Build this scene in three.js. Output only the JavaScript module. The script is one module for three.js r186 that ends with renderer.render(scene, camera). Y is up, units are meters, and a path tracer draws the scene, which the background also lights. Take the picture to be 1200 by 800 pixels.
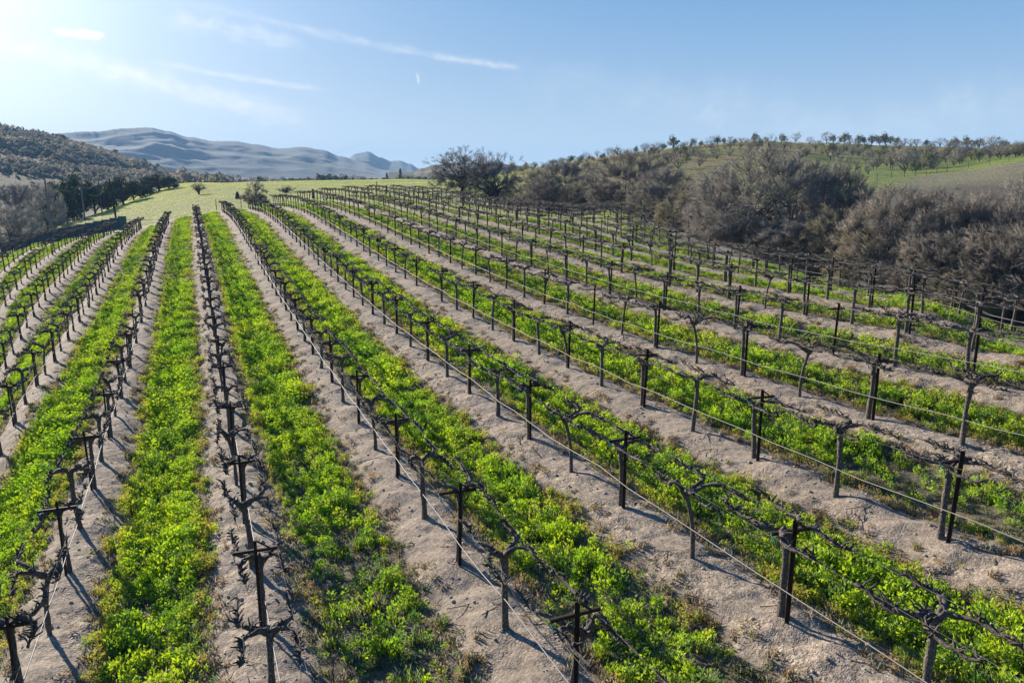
import * as THREE from 'three';
import { mergeGeometries } from 'three/addons/utils/BufferGeometryUtils.js';
import { ImprovedNoise } from 'three/addons/math/ImprovedNoise.js';

// ---------------------------------------------------------------- camera, sky, sun, exposure
const scene = new THREE.Scene();
const CAMERA_HEIGHT = 7.1;
const PITCH = 12.32 * Math.PI / 180, FOCAL = 901.4;          // focal length in pixels of the 1200 x 800 photograph
const camera = new THREE.PerspectiveCamera(2 * Math.atan(400 / FOCAL) * 180 / Math.PI, 1200 / 800, 0.1, 20000);
camera.position.set(0, CAMERA_HEIGHT, 0);
camera.rotation.set(-PITCH, 0, 0);
scene.add(camera);

const EXPOSURE = 2.35;
const renderer = new THREE.WebGLRenderer({ antialias: true });
renderer.setSize(1024, 682);
renderer.toneMapping = THREE.LinearToneMapping;
renderer.toneMappingExposure = EXPOSURE;
renderer.shadowMap.enabled = true;

const SUN_AZ = -37.5 * Math.PI / 180, SUN_EL = 16 * Math.PI / 180;
const sunDir = new THREE.Vector3(Math.sin(SUN_AZ) * Math.cos(SUN_EL), Math.sin(SUN_EL), -Math.cos(SUN_AZ) * Math.cos(SUN_EL));
const sun = new THREE.DirectionalLight(new THREE.Color(1.0, 0.9, 0.76), 5.0);
sun.position.copy(sunDir).multiplyScalar(300);
sun.target.position.set(0, 0, -40);
sun.castShadow = true;
sun.shadow.mapSize.set(4096, 4096);
Object.assign(sun.shadow.camera, { left: -120, right: 120, top: 120, bottom: -120, near: 1, far: 700 });
sun.shadow.radius = 1;
scene.add(sun, sun.target);

// a pixel of the photograph as a direction
function pixelRay(px, py) {
  const a = (px - 600) / FOCAL, b = (400 - py) / FOCAL, c = Math.cos(PITCH), s = Math.sin(PITCH);
  return new THREE.Vector3(a, b * c - s, -(c + b * s)).normalize();
}

const perlin = new ImprovedNoise();
const noise = (x, y, z = 0) => perlin.noise(x, y, z);
function fbm(x, y, z = 0, o = 4) { let a = 0.5, s = 0; for (let i = 0; i < o; i++) { s += a * noise(x, y, z + i * 7.3); x *= 2.03; y *= 2.03; a *= 0.5; } return s; }
const clamp = (x, a = 0, b = 1) => Math.min(b, Math.max(a, x));
const smooth = (a, b, x) => { const t = clamp((x - a) / (b - a)); return t * t * (3 - 2 * t); };
const lerp = (a, b, t) => a + (b - a) * t;
function rng(seed) { let s = seed >>> 0; return () => { s = (s + 0x6D2B79F5) >>> 0; let t = s; t = Math.imul(t ^ (t >>> 15), t | 1); t ^= t + Math.imul(t ^ (t >>> 7), t | 61); return ((t ^ (t >>> 14)) >>> 0) / 4294967296; }; }

// clear late-afternoon air, paler towards the horizon and the sun, with thin cirrus and two old contrails
{
  const W = 4096, H = 2048, data = new Float32Array(W * H * 4);
  const lin = (r, g, b) => [r, g, b].map(v => Math.pow(v / 255, 2.2) / EXPOSURE);
  const zen = lin(42, 98, 172), mid = lin(58, 142, 210), low = lin(216, 234, 243), glare = lin(255, 250, 240);
  const azel = (px, py) => { const d = pixelRay(px, py); return [Math.atan2(d.x, -d.z), Math.asin(d.y)]; };
  // [points in the photograph, half width in degrees, strength, raggedness]
  const streaks = [
    [[[195, 0], [300, 20], [400, 43], [480, 60], [540, 70], [608, 79]], 0.22, 0.13, 1.5],
    [[[510, 68], [560, 73], [608, 79]], 0.15, 0.19, 1.1],
    [[[-40, 42], [40, 60], [120, 80], [200, 100], [270, 121], [360, 143]], 0.62, 0.36, 0.9],
    [[[180, 72], [240, 84], [310, 95], [384, 106]], 0.16, 0.24, 1.0],
    [[[190, 22], [260, 32], [350, 52]], 0.5, 0.2, 1.2],
    [[[820, 130], [850, 145]], 0.6, 0.1, 1.0],
    [[[900, 165], [1010, 150], [1120, 128], [1230, 118]], 1.3, 0.09, 1.0],
    [[[600, 90], [720, 102], [850, 120], [960, 140]], 1.3, 0.07, 1.0],
    [[[488.5, 86], [491, 98]], 0.05, 0.75, 0.1],
  ].map(([p, w, k, r]) => ({ p: p.map(q => azel(...q)), w: w * Math.PI / 180, k, r }));
  const puff = azel(95, 40);
  for (let j = 0; j < H; j++) {
    const el = ((j + 0.5) / H - 0.5) * Math.PI;
    for (let i = 0; i < W; i++) {
      const phi = ((i + 0.5) / W - 0.5) * 2 * Math.PI;
      const x = Math.cos(el) * Math.cos(phi), z = Math.cos(el) * Math.sin(phi), y = Math.sin(el);
      const az = Math.atan2(x, -z);
      const e = Math.max(el, 0) * 180 / Math.PI;
      const ang = Math.acos(clamp(x * sunDir.x + y * sunDir.y + z * sunDir.z, -1, 1)) * 180 / Math.PI;
      const tl = Math.exp(-e / 8), tz = smooth(9, 60, e);
      const g = 1.75 * Math.exp(-ang / 11) + 0.04 * Math.exp(-ang / 35);
      let cloud = 0;
      if (el > 0.02 && el < 0.45 && Math.abs(az) < 0.9) {
        for (const s of streaks) {
          let best = 9, bt = 0, sd = 0;
          for (let q = 0; q + 1 < s.p.length; q++) {
            const [ax, ay] = s.p[q], [bx, by] = s.p[q + 1], dx = bx - ax, dy = by - ay;
            const t = clamp(((az - ax) * dx + (el - ay) * dy) / (dx * dx + dy * dy));
            const d = Math.hypot(az - ax - dx * t, el - ay - dy * t);
            if (d < best) { best = d; bt = (q + t) / (s.p.length - 1); sd = (az - ax) * dy - (el - ay) * dx > 0 ? d : -d; }
          }
          if (best < s.w * 4) {
            const L = s.p.length * 1.2, n = 1 + s.r * 1.5 * (fbm(bt * L * 2.2 + s.w * 50, sd / s.w * 0.5, s.w * 90, 3)), fib = 0.55 + 1.1 * clamp(0.45 + fbm(bt * L * 3 + sd / s.w * 0.9, sd / s.w * 3.2 + 4, s.w * 31 + 2, 4));
            const w = s.w * (0.5 + 0.55 * clamp(n, 0.2, 2));
            cloud += s.k * Math.exp(-best * best / (w * w)) * clamp(n, 0, 1.8) * fib * Math.sqrt(clamp(Math.min(bt, 1 - bt) * 5 + 0.05, 0, 1));
          }
        }
        const pdx = (az - puff[0]) / 0.026, pdy = (el - puff[1]) / 0.0065;
        cloud += 1.1 * smooth(1.0, 0.35, Math.hypot(pdx, pdy) + 0.9 * fbm(az * 60, el * 160, 5, 3));
      }
      cloud = clamp(cloud, 0, 0.95);
      const o = (j * W + i) * 4;
      for (let c = 0; c < 3; c++) {
        let v = lerp(lerp(mid[c], low[c], tl), zen[c], tz);
        v += glare[c] * g;
        v = lerp(v, glare[c] * 1.02 + 0.25 * v, cloud);
        if (el < -0.01) v *= lerp(1, 0.4, smooth(-0.01, -0.15, el));
        data[o + c] = v;
      }
      data[o + 3] = 1;
    }
  }
  const sky = new THREE.DataTexture(data, W, H, THREE.RGBAFormat, THREE.FloatType);
  sky.mapping = THREE.EquirectangularReflectionMapping;
  sky.magFilter = sky.minFilter = THREE.LinearFilter;
  sky.wrapS = THREE.RepeatWrapping;
  sky.needsUpdate = true;
  scene.background = sky;
  scene.environment = sky;
}
scene.fog = new THREE.FogExp2(new THREE.Color(0.36, 0.63, 1.0), 0.0002);

// ---------------------------------------------------------------- the lie of the land
// heights in cm relative to the camera; one line for each 2.5 degrees from -50 to 50, distances from 4 m to 900 m in equal ratios
const TERRAIN = [[-714,-725,-736,-747,-757,-768,-778,-788,-802,-822,-854,-899,-956,-1024,-1102,-1189,-1284,-1384,-1488,-1591,-1690,-1781,-1859,-1918,-1952,-1956,-1926,-1859,-1753,-1608,-1424,-1200,-939,-640,-304,68,473,908,1364,1832],
[-709,-720,-732,-743,-754,-766,-777,-790,-806,-829,-861,-904,-958,-1024,-1100,-1186,-1279,-1378,-1479,-1580,-1675,-1761,-1833,-1884,-1910,-1906,-1869,-1793,-1677,-1517,-1313,-1062,-764,-422,-36,391,854,1347,1862,2385],
[-706,-716,-727,-738,-749,-761,-773,-787,-805,-829,-861,-903,-955,-1019,-1093,-1178,-1270,-1368,-1467,-1564,-1654,-1734,-1797,-1839,-1857,-1847,-1806,-1727,-1607,-1438,-1217,-938,-601,-209,234,720,1241,1788,2351,2919],
[-702,-712,-722,-732,-742,-753,-765,-779,-797,-820,-851,-891,-942,-1003,-1076,-1158,-1248,-1343,-1440,-1533,-1615,-1682,-1731,-1761,-1772,-1763,-1729,-1662,-1552,-1388,-1159,-855,-473,-18,500,1059,1637,2215,2780,3332],
[-700,-709,-718,-727,-736,-745,-756,-768,-784,-805,-832,-868,-914,-972,-1040,-1115,-1198,-1288,-1382,-1471,-1538,-1578,-1600,-1617,-1630,-1638,-1632,-1601,-1524,-1384,-1162,-843,-417,114,735,1403,2051,2599,3036,3408],
[-699,-706,-714,-722,-730,-738,-747,-757,-770,-786,-808,-836,-872,-918,-976,-1037,-1101,-1177,-1265,-1352,-1390,-1373,-1360,-1379,-1414,-1463,-1514,-1544,-1523,-1428,-1233,-919,-468,130,864,1692,2485,2872,2937,2840],
[-698,-705,-712,-719,-726,-733,-741,-750,-759,-772,-786,-803,-821,-840,-862,-894,-950,-1009,-1057,-1079,-1059,-1026,-1006,-1048,-1131,-1247,-1378,-1473,-1517,-1483,-1342,-1064,-622,-2,800,1738,2620,2783,2314,1469],
[-698,-704,-710,-717,-723,-729,-736,-744,-752,-762,-771,-780,-785,-784,-780,-797,-839,-868,-883,-872,-847,-843,-816,-829,-912,-1044,-1200,-1305,-1404,-1466,-1413,-1203,-802,-211,576,1531,2456,2448,1547,33],
[-699,-705,-710,-715,-720,-726,-732,-739,-746,-754,-762,-770,-776,-778,-777,-778,-785,-796,-805,-800,-791,-778,-767,-767,-829,-908,-942,-961,-1082,-1274,-1327,-1193,-856,-319,432,1394,2212,2090,1225,-61],
[-701,-705,-710,-714,-718,-723,-728,-734,-740,-746,-753,-761,-769,-775,-776,-774,-769,-763,-755,-744,-726,-703,-687,-704,-759,-808,-803,-786,-809,-918,-971,-909,-726,-390,159,924,1486,1400,805,-104],
[-703,-706,-710,-713,-717,-720,-724,-728,-733,-738,-744,-750,-756,-760,-761,-757,-747,-732,-713,-690,-665,-642,-633,-651,-687,-703,-683,-644,-602,-568,-552,-538,-517,-434,-227,151,449,498,321,12],
[-705,-707,-710,-712,-715,-717,-720,-723,-726,-730,-734,-738,-741,-742,-740,-733,-720,-701,-676,-646,-614,-585,-567,-565,-572,-575,-562,-524,-466,-400,-347,-333,-417,-541,-632,-555,-406,-289,-232,-218],
[-707,-708,-709,-711,-712,-714,-715,-717,-719,-721,-724,-725,-726,-724,-720,-710,-695,-673,-644,-608,-566,-521,-487,-482,-496,-509,-493,-452,-394,-334,-301,-325,-430,-589,-739,-827,-835,-788,-710,-621],
[-707,-708,-708,-709,-710,-710,-711,-712,-713,-713,-714,-714,-712,-708,-701,-690,-673,-648,-615,-573,-523,-470,-429,-427,-451,-472,-451,-407,-352,-298,-269,-294,-415,-595,-771,-922,-1016,-1055,-1048,-1013],
[-707,-707,-707,-706,-706,-706,-706,-706,-706,-705,-704,-702,-699,-693,-685,-671,-651,-623,-586,-539,-484,-426,-384,-372,-378,-387,-381,-358,-317,-271,-242,-261,-366,-534,-726,-912,-1069,-1191,-1280,-1350],
[-706,-705,-704,-703,-703,-702,-701,-700,-698,-697,-695,-692,-687,-680,-669,-653,-631,-600,-560,-510,-453,-396,-356,-336,-330,-332,-330,-314,-281,-242,-219,-242,-352,-523,-718,-913,-1095,-1259,-1405,-1542],
[-705,-703,-701,-700,-698,-697,-695,-693,-691,-688,-685,-681,-675,-667,-654,-637,-612,-579,-537,-485,-429,-377,-343,-322,-312,-309,-308,-293,-260,-222,-201,-234,-373,-572,-756,-937,-1109,-1275,-1435,-1591],
[-703,-700,-698,-696,-694,-691,-689,-686,-683,-680,-676,-671,-664,-654,-640,-621,-595,-561,-517,-467,-416,-377,-351,-334,-322,-311,-297,-277,-248,-217,-198,-225,-361,-553,-741,-920,-1085,-1238,-1380,-1516],
[-700,-697,-694,-692,-689,-686,-682,-679,-676,-672,-667,-661,-653,-642,-627,-607,-579,-545,-502,-454,-413,-388,-375,-370,-366,-355,-332,-295,-255,-226,-225,-268,-370,-522,-700,-875,-1028,-1149,-1244,-1323],
[-697,-694,-691,-687,-684,-680,-676,-672,-668,-664,-658,-651,-642,-630,-614,-593,-565,-531,-490,-451,-421,-404,-405,-420,-443,-457,-436,-362,-265,-211,-194,-212,-290,-445,-645,-829,-954,-1016,-1030,-1020],
[-694,-690,-686,-682,-678,-674,-670,-666,-661,-656,-649,-641,-631,-618,-601,-580,-552,-520,-485,-452,-425,-410,-414,-453,-528,-603,-627,-506,-323,-179,-63,53,-24,-236,-519,-732,-809,-816,-771,-683],
[-691,-686,-682,-678,-673,-669,-664,-659,-654,-648,-641,-632,-621,-607,-590,-568,-542,-512,-483,-457,-435,-427,-443,-499,-592,-682,-702,-547,-306,-96,84,255,259,130,-72,-274,-426,-520,-569,-594],
[-687,-683,-678,-673,-668,-663,-658,-653,-647,-640,-632,-622,-610,-596,-578,-557,-532,-507,-490,-471,-452,-445,-465,-524,-608,-681,-659,-479,-210,54,301,489,536,469,321,133,-61,-238,-392,-531],
[-684,-679,-674,-668,-663,-658,-652,-646,-640,-632,-623,-613,-600,-585,-568,-547,-525,-507,-500,-491,-476,-455,-443,-480,-567,-629,-589,-406,-132,168,454,668,747,705,570,377,160,-56,-263,-463],
[-681,-675,-669,-664,-658,-653,-647,-640,-633,-625,-615,-604,-590,-575,-557,-538,-520,-508,-511,-520,-526,-522,-538,-566,-620,-616,-518,-323,-46,275,589,827,909,851,684,461,239,23,-191,-404],
[-678,-672,-666,-660,-653,-647,-641,-634,-627,-617,-607,-594,-580,-565,-548,-530,-517,-517,-536,-554,-559,-565,-616,-711,-763,-681,-508,-263,38,376,707,960,1045,969,759,492,283,76,-144,-373],
[-676,-669,-662,-656,-649,-643,-636,-628,-620,-610,-598,-585,-571,-555,-538,-523,-518,-531,-556,-574,-575,-635,-737,-786,-756,-639,-447,-195,106,443,780,1054,1173,1136,972,732,463,183,-105,-396],
[-675,-668,-660,-653,-646,-638,-631,-622,-613,-602,-589,-576,-561,-545,-530,-518,-517,-532,-558,-591,-638,-727,-814,-810,-714,-549,-359,-130,144,459,795,1094,1252,1248,1116,887,590,250,-111,-479],
[-675,-667,-659,-651,-643,-635,-626,-617,-606,-594,-581,-567,-551,-536,-521,-513,-517,-544,-592,-655,-727,-789,-811,-769,-659,-499,-316,-110,127,405,718,1012,1201,1239,1133,910,604,234,-180,-618],
[-676,-667,-658,-649,-640,-631,-621,-611,-599,-587,-573,-558,-542,-527,-513,-507,-519,-564,-636,-724,-806,-848,-812,-716,-583,-432,-271,-108,69,288,608,950,1161,1193,1071,840,554,194,-244,-742],
[-677,-667,-657,-647,-637,-627,-616,-605,-593,-579,-564,-549,-532,-517,-506,-506,-529,-593,-686,-780,-843,-843,-759,-617,-476,-338,-202,-84,53,250,542,858,1069,1123,1031,833,573,245,-149,-590],
[-679,-667,-656,-645,-634,-623,-611,-599,-586,-572,-556,-540,-523,-508,-496,-493,-527,-622,-743,-839,-863,-814,-701,-549,-407,-284,-178,-82,43,254,535,824,1013,1069,1011,863,648,384,83,-235],
[-680,-668,-655,-643,-631,-619,-606,-593,-580,-565,-548,-530,-513,-501,-497,-509,-558,-660,-776,-855,-855,-777,-646,-498,-355,-227,-113,-5,122,310,544,776,935,993,959,857,710,534,338,134],
[-682,-668,-655,-641,-627,-614,-601,-587,-573,-556,-538,-519,-503,-499,-513,-552,-621,-713,-807,-862,-844,-731,-565,-428,-296,-159,-16,130,253,398,584,766,890,935,906,832,759,672,572,463],
[-684,-669,-654,-639,-624,-609,-595,-580,-564,-546,-526,-507,-491,-489,-515,-570,-649,-741,-819,-848,-814,-713,-570,-427,-282,-131,30,194,350,503,659,804,902,941,932,899,864,826,783,737],
[-685,-670,-654,-638,-622,-606,-590,-574,-557,-538,-519,-499,-483,-477,-499,-552,-631,-722,-798,-807,-766,-685,-573,-442,-297,-141,23,193,362,522,672,805,899,952,976,982,980,976,970,964],
[-687,-671,-654,-637,-621,-604,-587,-570,-552,-533,-513,-491,-471,-460,-470,-510,-567,-629,-676,-692,-673,-620,-537,-431,-304,-162,-9,151,311,467,612,739,844,925,985,1029,1064,1094,1121,1147],
[-689,-672,-654,-637,-619,-602,-584,-566,-546,-526,-504,-482,-463,-452,-454,-471,-499,-530,-556,-567,-557,-525,-468,-389,-288,-171,-40,99,243,386,523,651,766,868,957,1034,1103,1166,1226,1285],
[-690,-672,-654,-636,-618,-600,-581,-561,-541,-519,-496,-475,-455,-440,-432,-432,-438,-446,-453,-454,-445,-422,-382,-325,-251,-161,-57,58,180,306,433,557,678,794,903,1007,1105,1198,1289,1378],
[-692,-673,-654,-635,-616,-597,-577,-556,-535,-512,-489,-466,-443,-424,-407,-394,-383,-374,-366,-356,-342,-322,-293,-253,-200,-136,-59,30,128,235,349,468,590,713,838,961,1083,1202,1320,1437],
[-693,-674,-654,-635,-615,-594,-573,-552,-529,-506,-482,-456,-431,-405,-380,-356,-332,-309,-287,-266,-247,-226,-204,-178,-145,-103,-52,11,86,173,273,383,503,632,768,908,1050,1193,1336,1476]];
const RMIN = Math.log(4), RSTEP = (Math.log(900) - Math.log(4)) / 39, TSTEP = 2.5 * Math.PI / 180, TMIN = -50 * Math.PI / 180;
function cubic(a, b, c, d, t) { return b + 0.5 * t * (c - a + t * (2 * a - 5 * b + 4 * c - d + t * (3 * (b - c) + d - a))); }
function gridHeight(th, lr) {
  const fi = clamp((th - TMIN) / TSTEP, 0, 40), fj = clamp((lr - RMIN) / RSTEP, 0, 39);
  const i = Math.min(39, Math.floor(fi)), j = Math.min(38, Math.floor(fj)), ti = fi - i, tj = fj - j;
  const at = (a, b) => TERRAIN[clamp(a, 0, 40)][clamp(b, 0, 39)];
  const line = a => cubic(at(a, j - 1), at(a, j), at(a, j + 1), at(a, j + 2), tj);
  return cubic(line(i - 1), line(i), line(i + 1), line(i + 2), ti) / 100;
}
function land(x, z) {                                        // smooth ground, in world metres
  const r = Math.hypot(x, z), th = Math.atan2(x, -z), lr = Math.log(Math.max(r, 4)), A = 50 * Math.PI / 180;
  let y;
  if (Math.abs(th) <= A) y = gridHeight(th, lr);
  else {
    const l = gridHeight(-A, lr), rr = gridHeight(A, lr), t = smooth(0, 1, (Math.abs(th) - A) / (Math.PI - A));
    y = lerp(th < 0 ? l : rr, (l + rr) / 2, t);
  }
  if (r > 700) y = lerp(y, -9, smooth(700, 1500, r));
  return y + CAMERA_HEIGHT;
}
const AZ = -22.36 * Math.PI / 180, SA = Math.sin(AZ), CA = Math.cos(AZ);
const V0 = 0.49, ROW = 3.355, VINE = 2.221;                  // metres: first row's offset, row spacing, vine spacing
const toX = (u, v) => u * SA + v * CA, toZ = (u, v) => -(u * CA - v * SA);
const toU = (x, z) => x * SA - z * CA, toV = (x, z) => x * CA + z * SA;
const U0 = -8, U1 = 121, VL = -42, VR = 56;
// the creek side of the vineyard: last row position at a given distance along the rows
function edgeK(u) {
  const p = [[-50, 9.6], [30, 9.4], [43, 9.3], [51, 10.2], [59.5, 11.3], [70, 12.7], [76, 13.2], [95, 15], [130, 17]];
  for (let i = 0; i + 1 < p.length; i++) if (u <= p[i + 1][0]) return lerp(p[i][1], p[i + 1][1], clamp((u - p[i][0]) / (p[i + 1][0] - p[i][0])));
  return 17;
}
const FIRST_ROW = -12, LAST_ROW = 16, U_END = 113;
const inVines = (u, k) => u < U_END && k >= FIRST_ROW - 0.5 && k < edgeK(u);
function rowOffset(v) { const k = Math.round((v - V0) / ROW); return [k, v - V0 - k * ROW]; }
function berm(u, v) {                                        // raised soil under the vine rows, clods and rills
  const [k, d] = rowOffset(v), m = inVines(u, k) ? smooth(U_END, U_END - 3, u) : 0;
  const a = Math.abs(d);
  let h = 0;
  if (m > 0) {
    const crest = Math.exp(-Math.pow(a / 0.62, 2.4));
    h -= m * 0.2;                                            // the surveyed height is that of the crest
    h += m * (0.2 + 0.05 * noise(u * 0.5, k * 9.1)) * crest;
    const flank = smooth(1.25, 0.5, a);
    const rid = (x, y, z) => 1 - 2 * Math.abs(noise(x, y, z));
    h += m * flank * (0.09 * noise(u * 1.3, v * 1.0, 2) + 0.045 * (rid(u * 2.1 + d, v * 1.2, 4) - 0.4) + 0.035 * noise(u * 4.6, v * 3.2, 7) + 0.03 * noise(u * 8.1, v * 7.2, 13));
    h += m * 0.025 * (1 - flank) * noise(u * 3, v * 3, 9);
  }
  h += 0.04 * noise(u * 0.35, v * 0.4, 1);
  return h;
}
function groundY(u, v) { return land(toX(u, v), toZ(u, v)) + berm(u, v); }

const C = (r, g, b) => [r, g, b];
const mixC = (a, b, t) => [lerp(a[0], b[0], t), lerp(a[1], b[1], t), lerp(a[2], b[2], t)];
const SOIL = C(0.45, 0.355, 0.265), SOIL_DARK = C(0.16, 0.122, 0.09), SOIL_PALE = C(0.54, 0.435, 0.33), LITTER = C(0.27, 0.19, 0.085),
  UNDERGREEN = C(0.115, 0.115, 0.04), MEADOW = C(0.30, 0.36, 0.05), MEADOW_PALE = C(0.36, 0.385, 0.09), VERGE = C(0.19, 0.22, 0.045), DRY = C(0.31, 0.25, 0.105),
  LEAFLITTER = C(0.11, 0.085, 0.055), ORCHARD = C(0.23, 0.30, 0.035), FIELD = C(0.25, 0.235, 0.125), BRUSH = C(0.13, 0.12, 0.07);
function groundColor(x, z) {
  const u = toU(x, z), v = toV(x, z), [k, d] = rowOffset(v), a = Math.abs(d);
  const r = Math.hypot(x, z), th = Math.atan2(x, -z) * 180 / Math.PI;
  const n1 = fbm(x * 0.045, z * 0.045, 1, 4), n2 = fbm(x * 0.4, z * 0.4, 3, 3), n3 = noise(x * 2.2, z * 2.2, 5);
  if (u > -30 && inVines(u, k)) {
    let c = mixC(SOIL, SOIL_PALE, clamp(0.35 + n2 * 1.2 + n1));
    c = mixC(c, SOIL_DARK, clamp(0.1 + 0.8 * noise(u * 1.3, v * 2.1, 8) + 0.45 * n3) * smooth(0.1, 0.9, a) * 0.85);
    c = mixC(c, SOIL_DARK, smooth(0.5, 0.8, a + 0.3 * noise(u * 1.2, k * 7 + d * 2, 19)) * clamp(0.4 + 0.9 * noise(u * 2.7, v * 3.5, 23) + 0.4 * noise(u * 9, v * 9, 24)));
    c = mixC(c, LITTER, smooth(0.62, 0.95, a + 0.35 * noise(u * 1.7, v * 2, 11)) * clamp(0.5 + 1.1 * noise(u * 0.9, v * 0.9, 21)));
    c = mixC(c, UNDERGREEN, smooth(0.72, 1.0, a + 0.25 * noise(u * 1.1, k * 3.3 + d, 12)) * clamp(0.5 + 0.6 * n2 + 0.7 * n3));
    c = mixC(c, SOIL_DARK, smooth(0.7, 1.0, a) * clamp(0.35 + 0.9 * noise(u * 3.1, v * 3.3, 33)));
    return c;
  }
  const e = v - (V0 + edgeK(u) * ROW);                       // metres outside the creek-side edge
  let meadow = mixC(MEADOW, MEADOW_PALE, clamp(0.45 + 1.6 * n1 + smooth(-12, -26, th) * 0.5));  // paler towards the left: silvery backlight on the grass put into the colour
  meadow = mixC(meadow, DRY, clamp(n2 * 0.5 + 0.2 * noise(x * 0.02, z * 0.15, 4)));
  meadow = mixC(meadow, UNDERGREEN, clamp(0.3 * fbm(x * 0.03, z * 0.22, 9, 3)));
  let c = meadow;
  if (th > -2 || e > 0) {
    // creek floor under the trees, then the far grassy slope with the orchard
    let slope = mixC(mixC(DRY, VERGE, clamp(0.4 + 2.2 * n1 + 0.5 * n2)), ORCHARD, smooth(20, 24, th + 8 * n1) * smooth(262, 240, r + 60 * n1 + 25 * n2) * clamp(0.9 + n2));
    slope = mixC(slope, UNDERGREEN, clamp(0.4 * n2 + 0.25 * n3));
    if (th > 22) slope = mixC(slope, FIELD, smooth(26, 28, th + 0.03 * (170 - r) + n2) * smooth(182 + (th - 28) * 1.6, 176 + (th - 28) * 1.6, r));
    const creek = smooth(150, 125, r + 20 * n1);
    const side = mixC(slope, LEAFLITTER, creek * clamp(0.75 + n2));
    c = mixC(meadow, side, smooth(-2, 4, th + 4 * n1));
    if (e > 0 && r < 135) {
      let verge = mixC(VERGE, DRY, clamp(0.3 + 1.3 * n2));
      const tr = e - 3.6 + 0.5 * n2;
      verge = mixC(verge, mixC(SOIL, SOIL_PALE, clamp(0.5 + n2)), smooth(2.1, 1.2, Math.abs(tr)) * clamp(0.85 + 1.2 * n2) * (1 - 0.5 * smooth(0.5, 0.2, Math.abs(tr))));
      c = mixC(verge, c, smooth(9, 13, e + 3 * n1));
    }
  }
  if (th < -24 && r > 150) c = mixC(c, mixC(BRUSH, MEADOW, clamp(-0.1 + 0.7 * n1)), smooth(0, 10, r - (205 + (th + 30) * 14)) * smooth(-22, -27, th));
  if (r > 330) c = mixC(c, mixC(BRUSH, VERGE, clamp((th < -20 ? 0 : 0.4) + 1.2 * n1)), smooth(330, 420, r));
  return c;
}

// ---------------------------------------------------------------- textures: grain only
function tile(size, f) {                                      // tileable grey noise
  const d = new Uint8Array(size * size * 4);
  for (let j = 0; j < size; j++) for (let i = 0; i < size; i++) {
    const v = clamp(f(i / size, j / size)) * 255, o = (j * size + i) * 4;
    d[o] = d[o + 1] = d[o + 2] = v; d[o + 3] = 255;
  }
  const t = new THREE.DataTexture(d, size, size);
  t.wrapS = t.wrapT = THREE.RepeatWrapping; t.magFilter = THREE.LinearFilter; t.minFilter = THREE.LinearMipmapLinearFilter; t.generateMipmaps = true; t.needsUpdate = true;
  return t;
}
const wrapNoise = (x, y, f, s) => { // periodic over 1
  const X = x * f, Y = y * f, a = noise(X, Y, s), b = noise(X - f, Y, s), c = noise(X, Y - f, s), d = noise(X - f, Y - f, s);
  return lerp(lerp(a, b, x), lerp(c, d, x), y) * 1.25;
};
const soilGrain = tile(512, (x, y) => 0.72 + 0.2 * wrapNoise(x, y, 18, 1) + 0.22 * wrapNoise(x, y, 47, 2) + 0.2 * wrapNoise(x, y, 110, 3));
soilGrain.colorSpace = THREE.SRGBColorSpace;
const soilBump = tile(512, (x, y) => 0.5 + 0.4 * wrapNoise(x, y, 8, 4) + 0.3 * wrapNoise(x, y, 19, 5) * (0.6 + wrapNoise(x, y, 5, 44)) + 0.2 * wrapNoise(x, y, 55, 6) * (0.7 + 1.2 * wrapNoise(x, y, 7, 41)) + 0.12 * wrapNoise(x, y, 120, 16));
const turfGrain = tile(512, (x, y) => 0.74 + 0.22 * wrapNoise(x, y, 8, 11) + 0.2 * wrapNoise(x, y, 30, 12) + 0.24 * wrapNoise(x, y, 90, 13));
turfGrain.colorSpace = THREE.SRGBColorSpace;
const turfBump = tile(512, (x, y) => 0.5 + 0.4 * wrapNoise(x, y, 20, 14) + 0.35 * wrapNoise(x, y, 64, 15));
const barkGrain = tile(256, (x, y) => 0.62 + 0.4 * wrapNoise(x, y * 0.999, 14, 21) + 0.3 * wrapNoise(x, y, 40, 22));
barkGrain.colorSpace = THREE.SRGBColorSpace;
const barkBump = tile(256, (x, y) => 0.5 + 0.5 * wrapNoise(x, y, 16, 24) + 0.3 * wrapNoise(x, y, 44, 25));
const rustGrain = tile(256, (x, y) => 0.65 + 0.4 * wrapNoise(x, y, 6, 31) + 0.25 * wrapNoise(x, y, 30, 32));
rustGrain.colorSpace = THREE.SRGBColorSpace;

const std = (o) => new THREE.MeshStandardMaterial({ roughness: 0.95, metalness: 0, ...o });
const col = (r, g, b) => new THREE.Color().setRGB(r, g, b);
const M = {
  soil: std({ vertexColors: true, map: soilGrain, bumpMap: soilBump, bumpScale: 0.045, roughness: 1 }),
  turf: std({ vertexColors: true, map: turfGrain, bumpMap: turfBump, bumpScale: 0.25, roughness: 1 }),
  bark: std({ color: col(0.30, 0.25, 0.21), map: barkGrain, bumpMap: barkBump, bumpScale: 0.02 }),
  cane: std({ color: col(0.20, 0.155, 0.115), map: barkGrain, bumpMap: barkBump, bumpScale: 0.008 }),
  rust: std({ color: col(0.085, 0.038, 0.024), map: rustGrain, roughness: 0.8, metalness: 0.25 }),
  hose: std({ color: col(0.24, 0.215, 0.2), roughness: 0.6 }),
  wire: std({ color: col(0.2, 0.19, 0.185), roughness: 0.85, metalness: 0 }),
  tie: std({ color: col(0.02, 0.30, 0.24), roughness: 0.6 }),
};

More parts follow.
